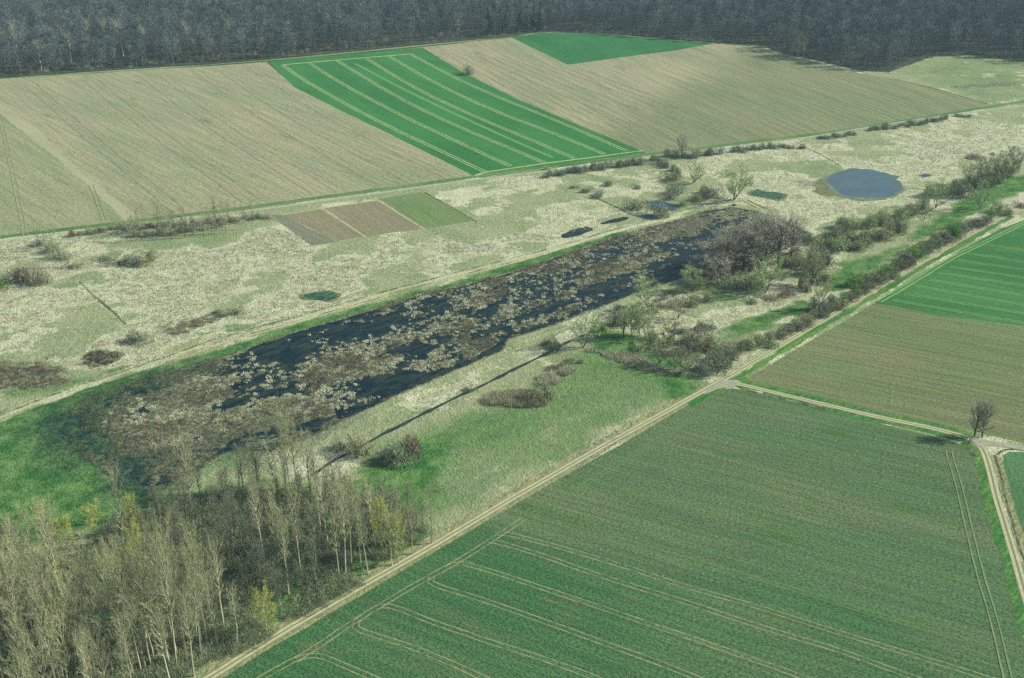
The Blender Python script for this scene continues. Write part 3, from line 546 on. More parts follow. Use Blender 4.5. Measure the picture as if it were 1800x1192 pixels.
ribbons('ditch', [dict(px=DITCH, width=1.7, z=.15, amp=.5)], water_mat('ditch water', C(44, 58, 58), .3, C(70, 80, 66), .5, .45, .6), 'straight dark water ditch below the marsh')
DIKEP = line_mat('dike grass', C(204, 204, 152), C(160, 172, 116), .55, .4)
ribbons('path', [dict(px=DIKE, width=1.3, z=.12, off=0, amp=.35), dict(px=DIKE[5:], width=.9, z=.13, off=-4.2, amp=.5), dict(px=[(1305, 352), (1345, 370), (1390, 388), (1450, 412), (1500, 430)], width=2.2, z=.13, amp=.3)], DIKEP, 'pale grassy path on the dike above the marsh')
ribbons('path', [dict(px=[(1135, 276), (1150, 290), (1170, 300), (1195, 318)], width=3, z=.13, amp=.3), dict(px=[(1010, 335), (1060, 358), (1100, 378)], width=2.5, z=.12, amp=.4)], DIKEP, 'pale grass paths through the bushes below the road')
# roads
def gravel(name, c1, c2):
    n = NT(name); g = n.noise(.5, None, 5, .65); h = n.noise(3, None, 2, .6)
    c = n.mix(n.step(g, .35, .68), c1, c2); c = n.mix(n.step(h, .3, .7), n.mix(1.0, c, (.88, .88, .88, 1), 'MULTIPLY'), c); n.bump(h, .3, .1); return n.done(c)
GRV = gravel('chalk gravel', C(214, 214, 170), C(190, 192, 150)); GRVC = gravel('grassy track middle', C(134, 140, 100), C(160, 150, 116)); GRVU = gravel('light gravel', C(196, 202, 172), C(172, 182, 150)); GRVG = gravel('grey gravel', C(190, 190, 160), C(162, 166, 138))
ribbons('road', [dict(px=ROAD_UP, width=3.0, z=.28, amp=.12)], GRVU, 'straight gravel road below the upper fields')
def track(px, gauge, rw, w, lab, m=GRV):
    ribbons('road', [dict(px=px, width=w, z=.26, amp=.1)], GRVC, lab+' with a grassy middle')
    ribbons('road', PAIR(px, gauge, rw, .32, amp=.08), m, 'two pale wheel ruts of the '+lab)
track(TRACK, 1.62, 1.02, 3.4, 'long diagonal farm track')
track(BRANCH, 1.7, 1.0, 3.2, 'narrow branch track to the right')
ribbons('road', [dict(px=[(1715, 776), (1728, 781), (1745, 779), (1762, 782), (1810, 790), (1900, 806)], width=3.6, z=.4, amp=.15)], GRVG, 'short gravel spur at the twin trees')
sheet('road', [(1268, 670), (1296, 668), (1306, 674), (1290, 680), (1262, 684), (1235, 694), (1240, 686)], .46, GRVG, 'gravel fan at the track junction', amp=.4, step=1.5)
sheet('road', [(1696, 768), (1712, 770), (1738, 776), (1738, 783), (1727, 790), (1716, 782)], .46, GRVG, 'grey gravel patch under the twin trees', amp=.4, step=1.5)
# wood floor
we = FOREST_EDGE; far = [(2600, -60), (-800, -60)]
def far_poly():
    W = [P(*p) for p in we]; W += [(1900, 2400), (-1700, 2400)]; return np.array(W)
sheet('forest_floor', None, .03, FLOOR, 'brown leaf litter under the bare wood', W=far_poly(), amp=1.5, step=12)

# ---------------------------------------------------------------- plants
def tubes(paths, sides=4):
    Vs, Ts, o = [], [], 0; ca = np.arange(sides)*2*math.pi/sides
    for pts, rad in paths:
        pts = np.asarray(pts, float); n = len(pts); t = np.gradient(pts, axis=0); t /= np.linalg.norm(t, axis=1)[:, None]+1e-9
        ref = np.array([0., 0, 1]) if abs(t[0, 2]) < .85 else np.array([1., 0, 0])
        s = np.cross(t, ref); s /= np.linalg.norm(s, axis=1)[:, None]+1e-9; b = np.cross(t, s)
        ring = pts[:, None]+np.asarray(rad)[:, None, None]*(np.cos(ca)[None, :, None]*s[:, None]+np.sin(ca)[None, :, None]*b[:, None])
        Vs.append(ring.reshape(-1, 3))
        for i in range(n-1):
            for k in range(sides):
                a = o+i*sides+k; c = o+i*sides+(k+1) % sides; Ts.append((a, c, a+sides)); Ts.append((c, c+sides, a+sides))
        o += n*sides
    return np.vstack(Vs), np.array(Ts)
def slivers(base, dirs, L, w, r):
    n = len(base); rd = r.normal(size=(n, 3)); s = np.cross(dirs, rd); s /= np.linalg.norm(s, axis=1)[:, None]+1e-9
    w = np.asarray(w).reshape(-1, 1)*np.ones((n, 1)); L = np.asarray(L).reshape(-1, 1)*np.ones((n, 1))
    V = np.empty((n, 3, 3)); V[:, 0] = base-s*w/2; V[:, 1] = base+s*w/2; V[:, 2] = base+dirs*L
    return V.reshape(-1, 3), np.arange(3*n).reshape(-1, 3)
def unit(v): return v/(np.linalg.norm(v, axis=-1, keepdims=True)+1e-9)
def make_tree(seed, h=20, cb=.35, cr=4.5, limbs=16, tw=900, tl=1.6, tww=.10, spread=.9, shape='round', r0=.28, stems=1, sub=3):
    """returns trunk (V,T) and crown (V,T)"""
    r = np.random.default_rng(seed); paths = []; tb, td = [], []
    for s_ in range(stems):
        lean = r.normal(size=2)*(.03 if stems == 1 else .28); n = 7; zz = np.linspace(0, h*(.98 if stems == 1 else r.uniform(.6, .85)), n)
        wob = np.cumsum(r.normal(size=(n, 2))*.012*h*(.5), axis=0); wob[0] = 0
        pts = np.column_stack([lean[0]*zz+wob[:, 0], lean[1]*zz+wob[:, 1], zz]); rad = r0/(stems**.4)*np.linspace(1, .12, n)**.9
        paths.append((pts, rad))
        nl = max(3, limbs//stems)
        for k in range(nl):
            f = cb+(1-cb)*((k+.5)/nl)**.95*.97; z = f*zz[-1]; p = np.array([np.interp(z, zz, pts[:, 0]), np.interp(z, zz, pts[:, 1]), z])
            q = (f-cb)/(1-cb)
            env = {'round': math.sqrt(max(.05, 1-(q*1.15-.35)**2*1.15)), 'vase': .45+.65*q if q < .75 else 1.0-(q-.75)*1.4, 'column': .62+.3*math.sin(q*3.0), 'cone': 1.05-q}[shape]
            az = k*2.4+r.uniform(-.5, .5); up = {'round': .55+q*1.1, 'vase': 1.1+q, 'column': 1.2+q*1.2, 'cone': .35}[shape]*r.uniform(.8, 1.25)/spread
            d = unit(np.array([math.cos(az), math.sin(az), up])); Ln = cr*env*r.uniform(.75, 1.2)*math.hypot(1, up*.75)
            e1 = p+d*Ln*.5; d2 = unit(d+np.array([0, 0, .35])+r.normal(size=3)*.15); e2 = e1+d2*Ln*.5
            rl = r0*(.5-.3*q)/(stems**.3); paths.append((np.array([p, e1, e2]), np.array([rl, rl*.6, rl*.2])))
            for m in range(sub):
                t = r.uniform(.25, .9); a = p+(e1-p)*min(1, t*2) if t < .5 else e1+(e2-e1)*(t*2-1)
                ds = unit(d+r.normal(size=3)*.55+np.array([0, 0, .3])); Ls = Ln*r.uniform(.3, .5); b = a+ds*Ls
                paths.append((np.array([a, b]), np.array([rl*.4, rl*.12])))
                k2 = int(tw/(limbs*sub)*.8); tt = r.uniform(.1, 1, k2)[:, None]; tb.append(a+(b-a)*tt+r.normal(size=(k2, 3))*.25); td.append(unit(ds+r.normal(size=(k2, 3))*.6+np.array([0, 0, .25])))
            k3 = int(tw/limbs*.2)+1; tt = r.uniform(.3, 1, k3)[:, None]; tb.append(e1+(e2-e1)*tt); td.append(unit(d2+r.normal(size=(k3, 3))*.6))
    V1, T1 = tubes(paths[:1] if False else paths, 4)
    B = np.vstack(tb); D = np.vstack(td); V2, T2 = slivers(B, D, r.uniform(.5, 1.2, len(B))*tl, tww, r)
    return (V1, T1), (V2, T2)
def make_shrub(seed, h=4, rad=3, stems=14, tw=500, tl=1.1, tww=.1, dome=1.0):
    r = np.random.default_rng(seed); paths = []; nb = 5; lob = r.normal(size=(nb, 2))*rad*.38; lr = rad*r.uniform(.5, .75, nb); lh = h*r.uniform(.7, 1.05, nb)
    for k in range(stems):
        j = k % nb; az = r.uniform(0, 6.28); b = np.array([lob[j, 0]*.6, lob[j, 1]*.6, 0])+np.array([math.cos(az), math.sin(az), 0])*rad*.1
        tip = np.array([lob[j, 0]+math.cos(az)*lr[j]*.75, lob[j, 1]+math.sin(az)*lr[j]*.75, lh[j]*r.uniform(.47, .8)])
        paths.append((np.array([b, (b+tip)/2+np.array([0, 0, h*.12]), tip]), np.array([.09, .06, .02])*(h/4)**.5))
    V1, T1 = tubes(paths, 3)
    j = r.integers(0, nb, tw); u = unit(r.normal(size=(tw, 3))); u[:, 2] = np.abs(u[:, 2]); q = r.uniform(.35, 1, tw)**.5
    B = np.column_stack([lob[j, 0]+u[:, 0]*lr[j]*q, lob[j, 1]+u[:, 1]*lr[j]*q, np.maximum(.05, u[:, 2]*lh[j]*q*.95-.1)])
    D = unit(u*.8+np.array([0, 0, .45])+r.normal(size=(tw, 3))*.65); V2, T2 = slivers(B-D*tl*.4, D, r.uniform(.5, 1.2, tw)*tl, tww, r)
    V2[:, 2] = np.maximum(V2[:, 2], 0)
    V = np.vstack([V1, V2]); T = np.vstack([T1, T2+len(V1)]); mi = np.concatenate([np.zeros(len(T1)), np.ones(len(T2))])
    return V, T, mi

BARKP = twig_mat('pale poplar bark', C(210, 208, 172), C(186, 186, 150)); BARKD = twig_mat('dark bark', C(70, 74, 66), C(92, 92, 78)); BARKG = twig_mat('grey bark', C(128, 132, 118), C(108, 114, 104))
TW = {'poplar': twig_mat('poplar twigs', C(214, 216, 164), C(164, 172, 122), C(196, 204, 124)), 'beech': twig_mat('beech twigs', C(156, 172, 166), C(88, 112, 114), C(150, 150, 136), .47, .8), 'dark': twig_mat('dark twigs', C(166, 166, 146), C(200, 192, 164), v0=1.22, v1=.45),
 'birch': twig_mat('pale wood-edge twigs', C(140, 148, 136), C(100, 112, 104)), 'yellow': twig_mat('yellow green catkins', C(196, 200, 108), C(158, 170, 92), v0=1.22, v1=.45), 'willow': twig_mat('willow twigs', C(200, 216, 150), C(144, 170, 112), C(166, 166, 124), v0=1.22, v1=.45), 'hedge': twig_mat('blackthorn twigs', C(116, 136, 112), C(166, 178, 138), C(152, 148, 120), v0=1.22, v1=.45),
 'olive': twig_mat('olive shrub twigs', C(182, 188, 138), C(126, 140, 104), C(146, 134, 104), v0=1.22, v1=.45), 'green': twig_mat('fresh hawthorn leaves', C(146, 186, 84), C(100, 142, 76), v0=1.22, v1=.45), 'brown': twig_mat('brown brush twigs', C(160, 142, 118), C(118, 114, 92), v0=1.22, v1=.45), 'pale': twig_mat('pale dry twigs', C(186, 182, 146), C(140, 140, 110), v0=1.22, v1=.45),
 'ochre': twig_mat('ochre twigs', C(164, 146, 88), C(128, 118, 74), v0=1.22, v1=.45), 'pole': twig_mat('young tree twigs', C(190, 196, 154), C(142, 154, 118)), 'brush': twig_mat('grey green brushwood', C(164, 176, 138), C(118, 136, 104), v0=1.0, v1=.3), 'rush': twig_mat('dead rushes', C(132, 124, 100), C(80, 86, 74)), 'fir': twig_mat('fir needles', C(26, 66, 52), C(40, 84, 60)), 'reed': twig_mat('dry reed', C(236, 232, 190), C(200, 196, 152)), 'straw': twig_mat('pale dry sedge', C(248, 250, 216, 1.7), C(214, 218, 176, 1.8))}
BK = {'poplar': BARKP, 'yellow': BARKP, 'birch': BARKP, 'pole': BARKG, 'beech': BARKG, 'dark': BARKD, 'willow': BARKG, 'hedge': BARKD, 'olive': BARKD, 'green': BARKD, 'brown': BARKD, 'pale': BARKG, 'ochre': BARKG, 'fir': BARKD}
TREES = {}
def tree_mesh(kind, tint, seed, **k):
    key = (kind, tint, seed)
    if key not in TREES:
        (a, b), (c, d) = make_tree(seed*31+len(kind), **k)
        TREES[key] = (npmesh('trunk', a, b, BK[tint]), npmesh('crown', c, d, TW[tint]))
    return TREES[key]
KIND = {
 'poplar': dict(h=30, cb=.40, cr=3.8, limbs=26, tw=1350, tl=1.5, tww=.042, shape='column', r0=.36, sub=3),
 'wpoplar': dict(h=28, cb=.3, cr=5.5, limbs=28, tw=1800, tl=1.6, tww=.042, shape='vase', r0=.34, sub=4),
 'beech': dict(h=24, cb=.34, cr=5.2, limbs=16, tw=900, tl=2.0, tww=.2, shape='round', r0=.34, sub=3),
 'bare': dict(h=14, cb=.14, cr=5.4, limbs=26, tw=4200, tl=1.3, tww=.055, shape='round', r0=.42, sub=5),
 'small': dict(h=9, cb=.12, cr=3.6, limbs=22, tw=2200, tl=1.0, tww=.075, shape='round', r0=.24, stems=3, sub=4),
 'dense': dict(h=9, cb=.12, cr=4.2, limbs=22, tw=2600, tl=1.1, tww=.15, shape='round', r0=.4, sub=4),
 'bud': dict(h=14, cb=.2, cr=4.5, limbs=24, tw=5000, tl=.9, tww=.07, shape='round', r0=.22, sub=4),
 'thin': dict(h=10, cb=.2, cr=1.5, limbs=10, tw=260, tl=1.0, tww=.07, shape='column', r0=.1, sub=2),
}
def put_tree(name, kind, tint, x, y, hm, wf, label, cat='tree', group=None, seed=0, rot=None):
    d = KIND[kind]; m = tree_mesh(kind, tint, seed, **d); s = hm/d['h']
    e = bpy.data.objects.new(name, None); e.empty_display_size = .5; link(e); e.location = (x, y, 0); e.rotation_euler = (0, 0, rng.uniform(0, 6.28) if rot is None else rot); e.scale = (s*wf, s*wf, s)
    for nm, me in zip(('trunk', 'crown'), m): link(bpy.data.objects.new(nm, me), e)
    tag(e, label, cat, group); return e
SHR = {}
def put_shrub(x, y, hm, rm, tint, label, cat='shrub', group=None, name='shrub', seed=0, dense=1):
    key = (tint, seed % 4, dense)
    if key not in SHR:
        V, T, mi = make_shrub(seed % 4+100, 4, 3, 16, int(1500*dense), .72, .085); SHR[key] = npmesh('shrub', V, T, [BK[tint], TW[tint]], mi=mi)
    o = link(bpy.data.objects.new(name, SHR[key])); o.location = (x, y, 0); o.rotation_euler = (0, 0, rng.uniform(0, 6.28)); o.scale = (rm/3, rm/3, hm/4)
    tag(o, label, cat, group); return o
def T_(kind, tint, px, py, hpx, label, wpx=None, name='bare_tree', cat='tree', group=None, seed=0):
    x, y = P(px, py); hm = hpx/ppm(py); d = KIND[kind]; wf = 1
    if wpx: wf = (wpx/wpm(py)/2)/(d['cr']*hm/d['h']*.95)
    return put_tree(name, kind, tint, x, y, hm, wf, label, cat, group, seed)
def S_(tint, px, py, wpx, hpx, label, group=None, seed=0, name='shrub', cat='shrub', dense=1):
    rm = wpx/2/wpm(py); hm = max(.8, (hpx/ppm(py)-rm*math.sin(TH)*.6)); x, y = P(px, py-rm*wpm(py)*.25)
    return put_shrub(x, y, hm, rm*.92, tint, label, cat, group, name, seed, dense)

# ---- single trees
S_('hedge', 824, 134, 29, 26, 'lone dark rounded tree on the edge of the green wheat field', name='bare_tree', cat='tree', seed=1)
T_('bare', 'dark', 1713, 767, 46, 'left one of the twin bare trees at the gravel spur', 34, seed=2, group='twin bare trees at the track bend')
T_('bare', 'dark', 1726, 769, 48, 'right one of the twin bare trees at the gravel spur', 38, seed=3, group='twin bare trees at the track bend')
T_('small', 'dark', 1198, 280, 42, 'upright dark tree rising from the hedge on the upper road', 22, seed=1)
T_('small', 'willow', 1722, 368, 40, 'slender bare tree on the green strip in front of the rounded bushes', 30, seed=4)
T_('small', 'willow', 1645, 366, 38, 'bare spreading tree at the edge of the straw-coloured reeds right of the pond', 36, seed=5)
for k, (x, y, h, w) in enumerate([(1712, 336, 46, 36), (1734, 329, 50, 36), (1756, 324, 52, 36), (1770, 316, 44, 30)]): T_('small', 'olive', x, y, h*.9, ['first', 'second', 'third', 'last'][k]+' from the left of the four broad olive trees above the green strip', w, seed=2+k, group='broad trees above the green strip')
T_('small', 'dark', 1792, 297, 34, 'dark spreading tree cut by the right edge of the photo', 36, seed=6)
T_('small', 'willow', 1290, 352, 48, 'pale green fan-shaped willow tree above the dike end', 52, seed=2)
T_('small', 'willow', 1218, 322, 28, 'pale rounded willow tree below the upper road hedge', 32, seed=3)
T_('small', 'olive', 1426, 502, 58, 'tall brownish bare tree between the marsh trees and the green strip', 36, seed=4)
T_('small', 'willow', 1440, 545, 44, 'pale green twiggy tree at the left end of the yellow-green bush', 36, seed=1)
T_('small', 'willow', 1345, 515, 58, 'pale feathery tree beside the green willow shrub below the marsh', 44, seed=5)
T_('small', 'pale', 1193, 560, 34, 'small pale tree alone in the dry reeds below the marsh', 30, seed=2)
T_('small', 'willow', 1141, 545, 46, 'fresh green willow tree on the lower marsh bank', 42, seed=3)
T_('small', 'willow', 1025, 611, 54, 'big rounded pale willow tree at the head of the ditch', 48, seed=5)
T_('small', 'willow', 1217, 514, 40, 'rounded light green tree on the lower marsh bank left of the dark trees', 40, seed=1)
for k, (x, y) in enumerate([(1096, 592), (1110, 590), (1124, 591), (1134, 594)]): T_('small', 'willow', x, y, 44, 'pale thin-stemmed tree in the row of four above the small green patch', 30, seed=1+k % 5, group='row of pale trees above the green patch')
for k, (x, y) in enumerate([(1160, 642), (1185, 650), (1210, 622), (1222, 618), (1234, 617), (1176, 602), (1205, 655)]): T_('small', 'pale', x, y, 34, 'small bare greyish tree in the thin group left of the dark hedge end', 32, seed=k % 5+1, group='thin bare trees left of the hedge end')
# dark trees standing in the end of the marsh
DT = [(1369, 466, 78), (1346, 456, 70), (1307, 478, 72), (1319, 475, 70), (1272, 485, 66), (1255, 482, 56), (1330, 462, 72), (1295, 466, 66), (1390, 452, 60), (1285, 476, 66), (1356, 444, 56), (1312, 455, 62), (1268, 468, 60), (1335, 440, 54), (1380, 438, 50), (1243, 492, 44), (1262, 500, 40)]
for k, (x, y, h) in enumerate(DT):
    T_('bare', 'dark', x, y, h*.82, 'largest dark tree at the right of the clump standing in the marsh' if k == 0 else 'bare dark tree in the dense clump standing in the end of the marsh', 76 if k == 0 else 60+10*math.sin(k*3), seed=1+k % 6, group='dark trees at the end of the marsh')

# ---- bushes
def row(pts, step_px, tint, w, h, label, group, jit=3, seed0=0, tints=None):
    W = np.array(pts, float); seg = np.hypot(*(W[1:]-W[:-1]).T); s = np.concatenate([[0], np.cumsum(seg)]); n = max(1, int(s[-1]/step_px)+1)
    for i in range(n):
        q = s[-1]*i/max(1, n-1); x = np.interp(q, s, W[:, 0])+rng.uniform(-jit, jit); y = np.interp(q, s, W[:, 1])+rng.uniform(-jit, jit)*.5
        t = tint if not tints else tints[int(rng.integers(0, len(tints)))]
        S_(t, x, y, w*rng.uniform(.8, 1.3), h*rng.uniform(.75, 1.25), label, group, seed0+i)
row([(962, 314), (985, 309), (1030, 304)], 8, 'hedge', 18, 15, 'dark bush in the hedge below the wheat field', 'hedge below the wheat field')
row([(1040, 302), (1080, 297), (1128, 290)], 9, 'hedge', 19, 18, 'dark bush in the hedge below the wheat field', 'hedge below the wheat field', seed0=3)
row([(1150, 284), (1170, 296), (1192, 306)], 8, 'hedge', 20, 17, 'dark bush along the grass path under the road', 'bushes along the short grass path')
row([(1172, 279), (1215, 280), (1262, 272)], 9, 'hedge', 20, 17, 'dark bush in the hedge around the upright tree', 'hedge around the upright tree')
row([(1287, 269), (1330, 266), (1372, 261)], 9, 'hedge', 18, 14, 'dark bush of the hedge above the reed land', 'hedge above the reed land')
row([(1385, 262), (1412, 262)], 8, 'olive', 14, 9, 'low green bush at the end of the hedge above the reed land', 'low end of the hedge above the reed land')
row([(1438, 246), (1470, 243), (1500, 238)], 8, 'hedge', 15, 10, 'low dark bush in the first hedge piece on the far road', 'first hedge piece on the far road')
row([(1528, 233), (1580, 226), (1625, 219), (1662, 213)], 8, 'hedge', 15, 11, 'low dark bush in the long hedge piece on the far road', 'long hedge piece on the far road')
row([(1682, 208), (1700, 206)], 8, 'hedge', 14, 9, 'low dark bush in the last short hedge piece on the far road', 'last hedge piece on the far road')
for t, x, y, w, h, lab in [('willow', 960, 300, 16, 10, 'small pale bush at the left end of the wheat field hedge'),
 ('willow', 1560, 222, 14, 11, 'pale green bush in the long far hedge'), ('willow', 1602, 217, 14, 10, 'rounded pale bush on the long far hedge'),
 ('hedge', 1255, 353, 44, 30, 'wide dark green bush beside the fan-shaped willow'), ('hedge', 1240, 345, 30, 22, 'dark bush behind the wide dark bush'), ('willow', 1222, 358, 30, 18, 'grey green low bush left of the wide dark bush'), ('hedge', 1192, 346, 38, 26, 'dark purplish bush above the blue pool'), ('hedge', 1178, 352, 26, 20, 'low dark bush above the blue pool'),
 ('willow', 1197, 365, 26, 17, 'round pale green bush right of the blue pool'), ('olive', 1160, 385, 46, 36, 'big twiggy bush between the blue pool and the dike'), ('olive', 1112, 370, 42, 28, 'broad olive bush left of the blue pool'),
 ('hedge', 1055, 350, 34, 18, 'dark bush at the end of the diagonal grass path'), ('hedge', 1032, 341, 28, 13, 'middle bush of the diagonal grass path'), ('hedge', 1010, 333, 16, 9, 'small dark bush at the top of the diagonal grass path'), ('hedge', 1066, 330, 24, 15, 'dark bush alone in the rough pasture'), ('hedge', 1120, 333, 20, 11, 'small dark bush alone right of the rough pasture'),
 ('olive', 1175, 320, 34, 20, 'olive bush at the end of the dark path bushes'), ('olive', 1190, 318, 26, 18, 'olive bush beside the pale rounded willow'), ('fir', 1289, 363, 8, 7, 'tiny dark green bush on the end of the dike'),
 ('hedge', 1692, 352, 46, 40, 'large dark green bush left of the slender bare tree'), ('olive', 1680, 344, 34, 30, 'olive bush behind the large dark green bush'),
 ('willow', 1758, 378, 42, 30, 'large round pale green bush in the right hedge'), ('green', 1740, 382, 24, 18, 'green bush left of the large round pale bush'), ('hedge', 1768, 382, 24, 18, 'dark bush under the large round pale bush'), ('brown', 1792, 366, 30, 14, 'reddish grey bush at the right edge'), ('willow', 1690, 404, 34, 24, 'round yellowish bush in the right hedge'), ('hedge', 1716, 400, 30, 20, 'grey bush between the two rounded pale bushes'), ('hedge', 1698, 408, 26, 14, 'dark bush below the round yellowish bush'),
 ('green', 1480, 540, 26, 30, 'bright yellow-green rounded bush in the hedge by the track'), ('green', 1500, 520, 28, 26, 'dark green bush right of the yellow-green bush'), ('hedge', 1522, 515, 28, 22, 'dark bush next to the dark green bush'), ('hedge', 1458, 538, 30, 24, 'spiky grey bush left of the yellow-green bush'), ('hedge', 1432, 548, 26, 26, 'dark bush at the corner of the green strip'),
 ('ochre', 1407, 510, 18, 32, 'narrow ochre bush below the marsh trees'), ('brown', 1416, 516, 26, 18, 'reddish brown bush beside the ochre bush'), ('brown', 1385, 522, 46, 18, 'low brown brush along the dry reeds'), ('brown', 1350, 528, 40, 14, 'low brown brush left of the ochre bush'), ('olive', 1322, 535, 26, 14, 'ochre brown brush at the left end of the dry ditch'),
 ('willow', 1308, 514, 56, 42, 'broad green willow shrub under the dark marsh trees'), ('olive', 1290, 508, 44, 30, 'low olive shrub at the left of the broad willow shrub'), ('willow', 1330, 508, 40, 36, 'pale willow shrub behind the feathery tree'),
 ('willow', 1402, 455, 36, 26, 'pale green shrub at the right of the largest marsh tree'), ('hedge', 1456, 472, 50, 42, 'large dark rounded shrub at the left end of the green strip'), ('hedge', 1432, 462, 36, 30, 'dark shrub left of the large rounded shrub'), ('olive', 1450, 500, 34, 26, 'olive shrub below the large rounded shrub'),
 ('olive', 1213, 540, 30, 20, 'olive shrub in the reeds under the rounded light green tree'), ('hedge', 1238, 583, 30, 22, 'dark shrub beside the little blue pool'), ('olive', 1200, 588, 26, 14, 'low dark shrub by the narrow dark pool'),
 ('olive', 1145, 604, 34, 24, 'dark rounded shrub at the right end of the pale tree row'), ('hedge', 1128, 606, 30, 14, 'dark low shrub under the pale tree row'), ('green', 1057, 584, 28, 24, 'dark green rounded shrub near the ditch head'), ('hedge', 1080, 576, 38, 32, 'dark grey shrub behind the rounded green shrub'), ('olive', 1095, 552, 34, 20, 'grey olive shrub on the marsh bank'), ('olive', 1118, 545, 30, 16, 'low shrub left of the fresh green willow'), ('hedge', 978, 613, 40, 22, 'low dark shrub left of the big pale willow'), ('hedge', 960, 608, 22, 14, 'small dark shrub on the bank above the ditch'),
 ('hedge', 1192, 662, 26, 18, 'small dark shrub at the right end of the dry reed strip'), ('olive', 1130, 650, 30, 14, 'low shrub in the dry reed strip'), ('hedge', 1019, 640, 16, 12, 'small dark shrub at the tip of the reed mound'),
 ('hedge', 825, 690, 24, 10, 'dark little shrub on the ditch'), ('olive', 630, 800, 60, 44, 'pale twiggy shrub leaning over the lower ditch'), ('hedge', 606, 796, 44, 24, 'dark shrub left of the pale shrub on the ditch'),
 ('hedge', 702, 818, 62, 44, 'large dark shrub in the lower pasture'), ('brown', 716, 808, 60, 46, 'brownish shrub behind the large dark shrub'), ('hedge', 676, 820, 50, 30, 'low dark shrub left of the large dark shrub'),
 ('hedge', 245, 605, 56, 28, 'dark shrub alone in the left reed land'), ('olive', 410, 556, 36, 16, 'low dark shrub on the left reed land near the green pool'), ('hedge', 385, 556, 30, 12, 'low brown shrub left of the low dark one'),
 ('green', 0, 512, 60, 40, 'yellowish green bush at the left edge'), ('brown', 50, 505, 62, 46, 'big greyish brown bush right of the yellowish bush'), ('hedge', 75, 505, 40, 26, 'dark bush right of the big brown bush'), ('hedge', 30, 500, 44, 36, 'dark bush between yellowish and brown bush'),
 ('hedge', 220, 470, 56, 30, 'dark low thicket in the left meadow'), ('olive', 245, 470, 50, 26, 'olive thicket right of the dark thicket'), ('hedge', 190, 464, 40, 18, 'low bush left of the dark thicket'), ('olive', 262, 462, 30, 28, 'pale bush above the olive thicket'),
 ('hedge', 60, 438, 44, 20, 'very dark bush under the road at the left'), ('olive', 95, 445, 40, 26, 'twiggy bush right of the very dark bush'), ('olive', 112, 462, 40, 24, 'brush on the diagonal line below the road'), ('olive', 128, 474, 36, 18, 'last brush on the diagonal line'),
 ('hedge', 238, 408, 40, 18, 'very dark bush in the roadside thicket'), ('brown', 1706, 282, 46, 12, 'low reddish brown brush in the far reeds'),
 ('brown', 5, 950, 46, 40, 'reddish brown bush at the left edge of the grove'), ('pale', 10, 985, 70, 44, 'pale dome-shaped bush at the left edge of the grove'), ('green', 598, 1050, 30, 18, 'little green bush at the track side of the grove')]:
    S_(t, x, y, w, h, lab, seed=int(x*7+y) % 4)
row([(130, 418), (215, 405), (300, 402), (390, 394), (470, 386)], 13, None, 24, 14, 'brush in the long thicket under the upper road', 'long thicket under the upper road', 5, tints=['olive', 'hedge', 'pale', 'brown'])
row([(240, 418), (300, 413), (380, 403)], 20, None, 24, 16, 'brush in the long thicket under the upper road', 'long thicket under the upper road', 6, tints=['olive', 'pale'])
for k in range(46):
    x = rng.uniform(225, 445); y = 418-(x-225)*.085+rng.uniform(-10, 10); T_('thin', 'pale', x, y, rng.uniform(26, 46), 'thin pale young tree in the long thicket under the upper road', None, name='young_tree', group='young trees in the long thicket', seed=k % 3)
for k, (x, y, h) in enumerate([(82, 440, 46), (95, 452, 52), (70, 436, 40), (108, 470, 50), (60, 508, 46), (40, 505, 44), (178, 410, 24), (200, 408, 22)]): T_('thin', 'pale', x, y, h, 'thin pale young tree among the bushes at the left end of the road', None, name='young_tree', group='young trees at the left end of the road', seed=k % 3)
# hedge along the diagonal track
HT = ['hedge', 'olive', 'hedge', 'olive']
row([(1238, 668), (1262, 655), (1290, 640)], 12, None, 34, 26, 'dark bush in the lower end of the track hedge', 'lower end of the track hedge', 5, tints=HT)
row([(1236, 650), (1260, 640), (1285, 628)], 14, None, 34, 26, 'dark bush in the lower end of the track hedge', 'lower end of the track hedge', 5, tints=['hedge'])
row([(1262, 622), (1310, 620), (1350, 608), (1400, 584), (1440, 560), (1470, 548)], 12, None, 34, 25, 'grey bush in the middle of the track hedge', 'middle of the track hedge', 5, tints=['hedge', 'olive', 'olive', 'willow', 'pale'])
row([(1500, 508), (1540, 496), (1575, 474), (1610, 452), (1650, 432), (1680, 414)], 11, None, 32, 24, 'dark bush in the upper part of the track hedge', 'upper part of the track hedge', 5, tints=['hedge', 'willow', 'green', 'olive', 'olive'])
row([(1496, 530), (1550, 500), (1600, 464), (1640, 440), (1690, 412), (1730, 392)], 11, None, 26, 18, 'dark bush in the upper part of the track hedge', 'upper part of the track hedge', 4, tints=['hedge', 'brown'])
row([(1455, 432), (1500, 430), (1550, 424), (1590, 410)], 13, None, 38, 32, 'willow bush in the thicket between the pond and the green strip', 'willow thicket below the pond', 6, tints=['willow', 'olive', 'hedge', 'willow'])
row([(1470, 412), (1520, 405), (1560, 395), (1600, 385), (1625, 372)], 13, None, 36, 28, 'willow bush in the thicket between the pond and the green strip', 'willow thicket below the pond', 6, tints=['willow', 'olive', 'willow'])
row([(1420, 430), (1450, 448), (1480, 446), (1520, 440)], 14, None, 38, 28, 'willow bush in the thicket between the pond and the green strip', 'willow thicket below the pond', 6, tints=['willow', 'hedge', 'olive'])
row([(1085, 575), (1110, 560), (1150, 552), (1190, 535), (1240, 530)], 17, None, 32, 20, 'low bush scattered in the dry reeds on the lower marsh bank', 'bushes on the lower marsh bank', 7, tints=['willow', 'olive', 'pale'])
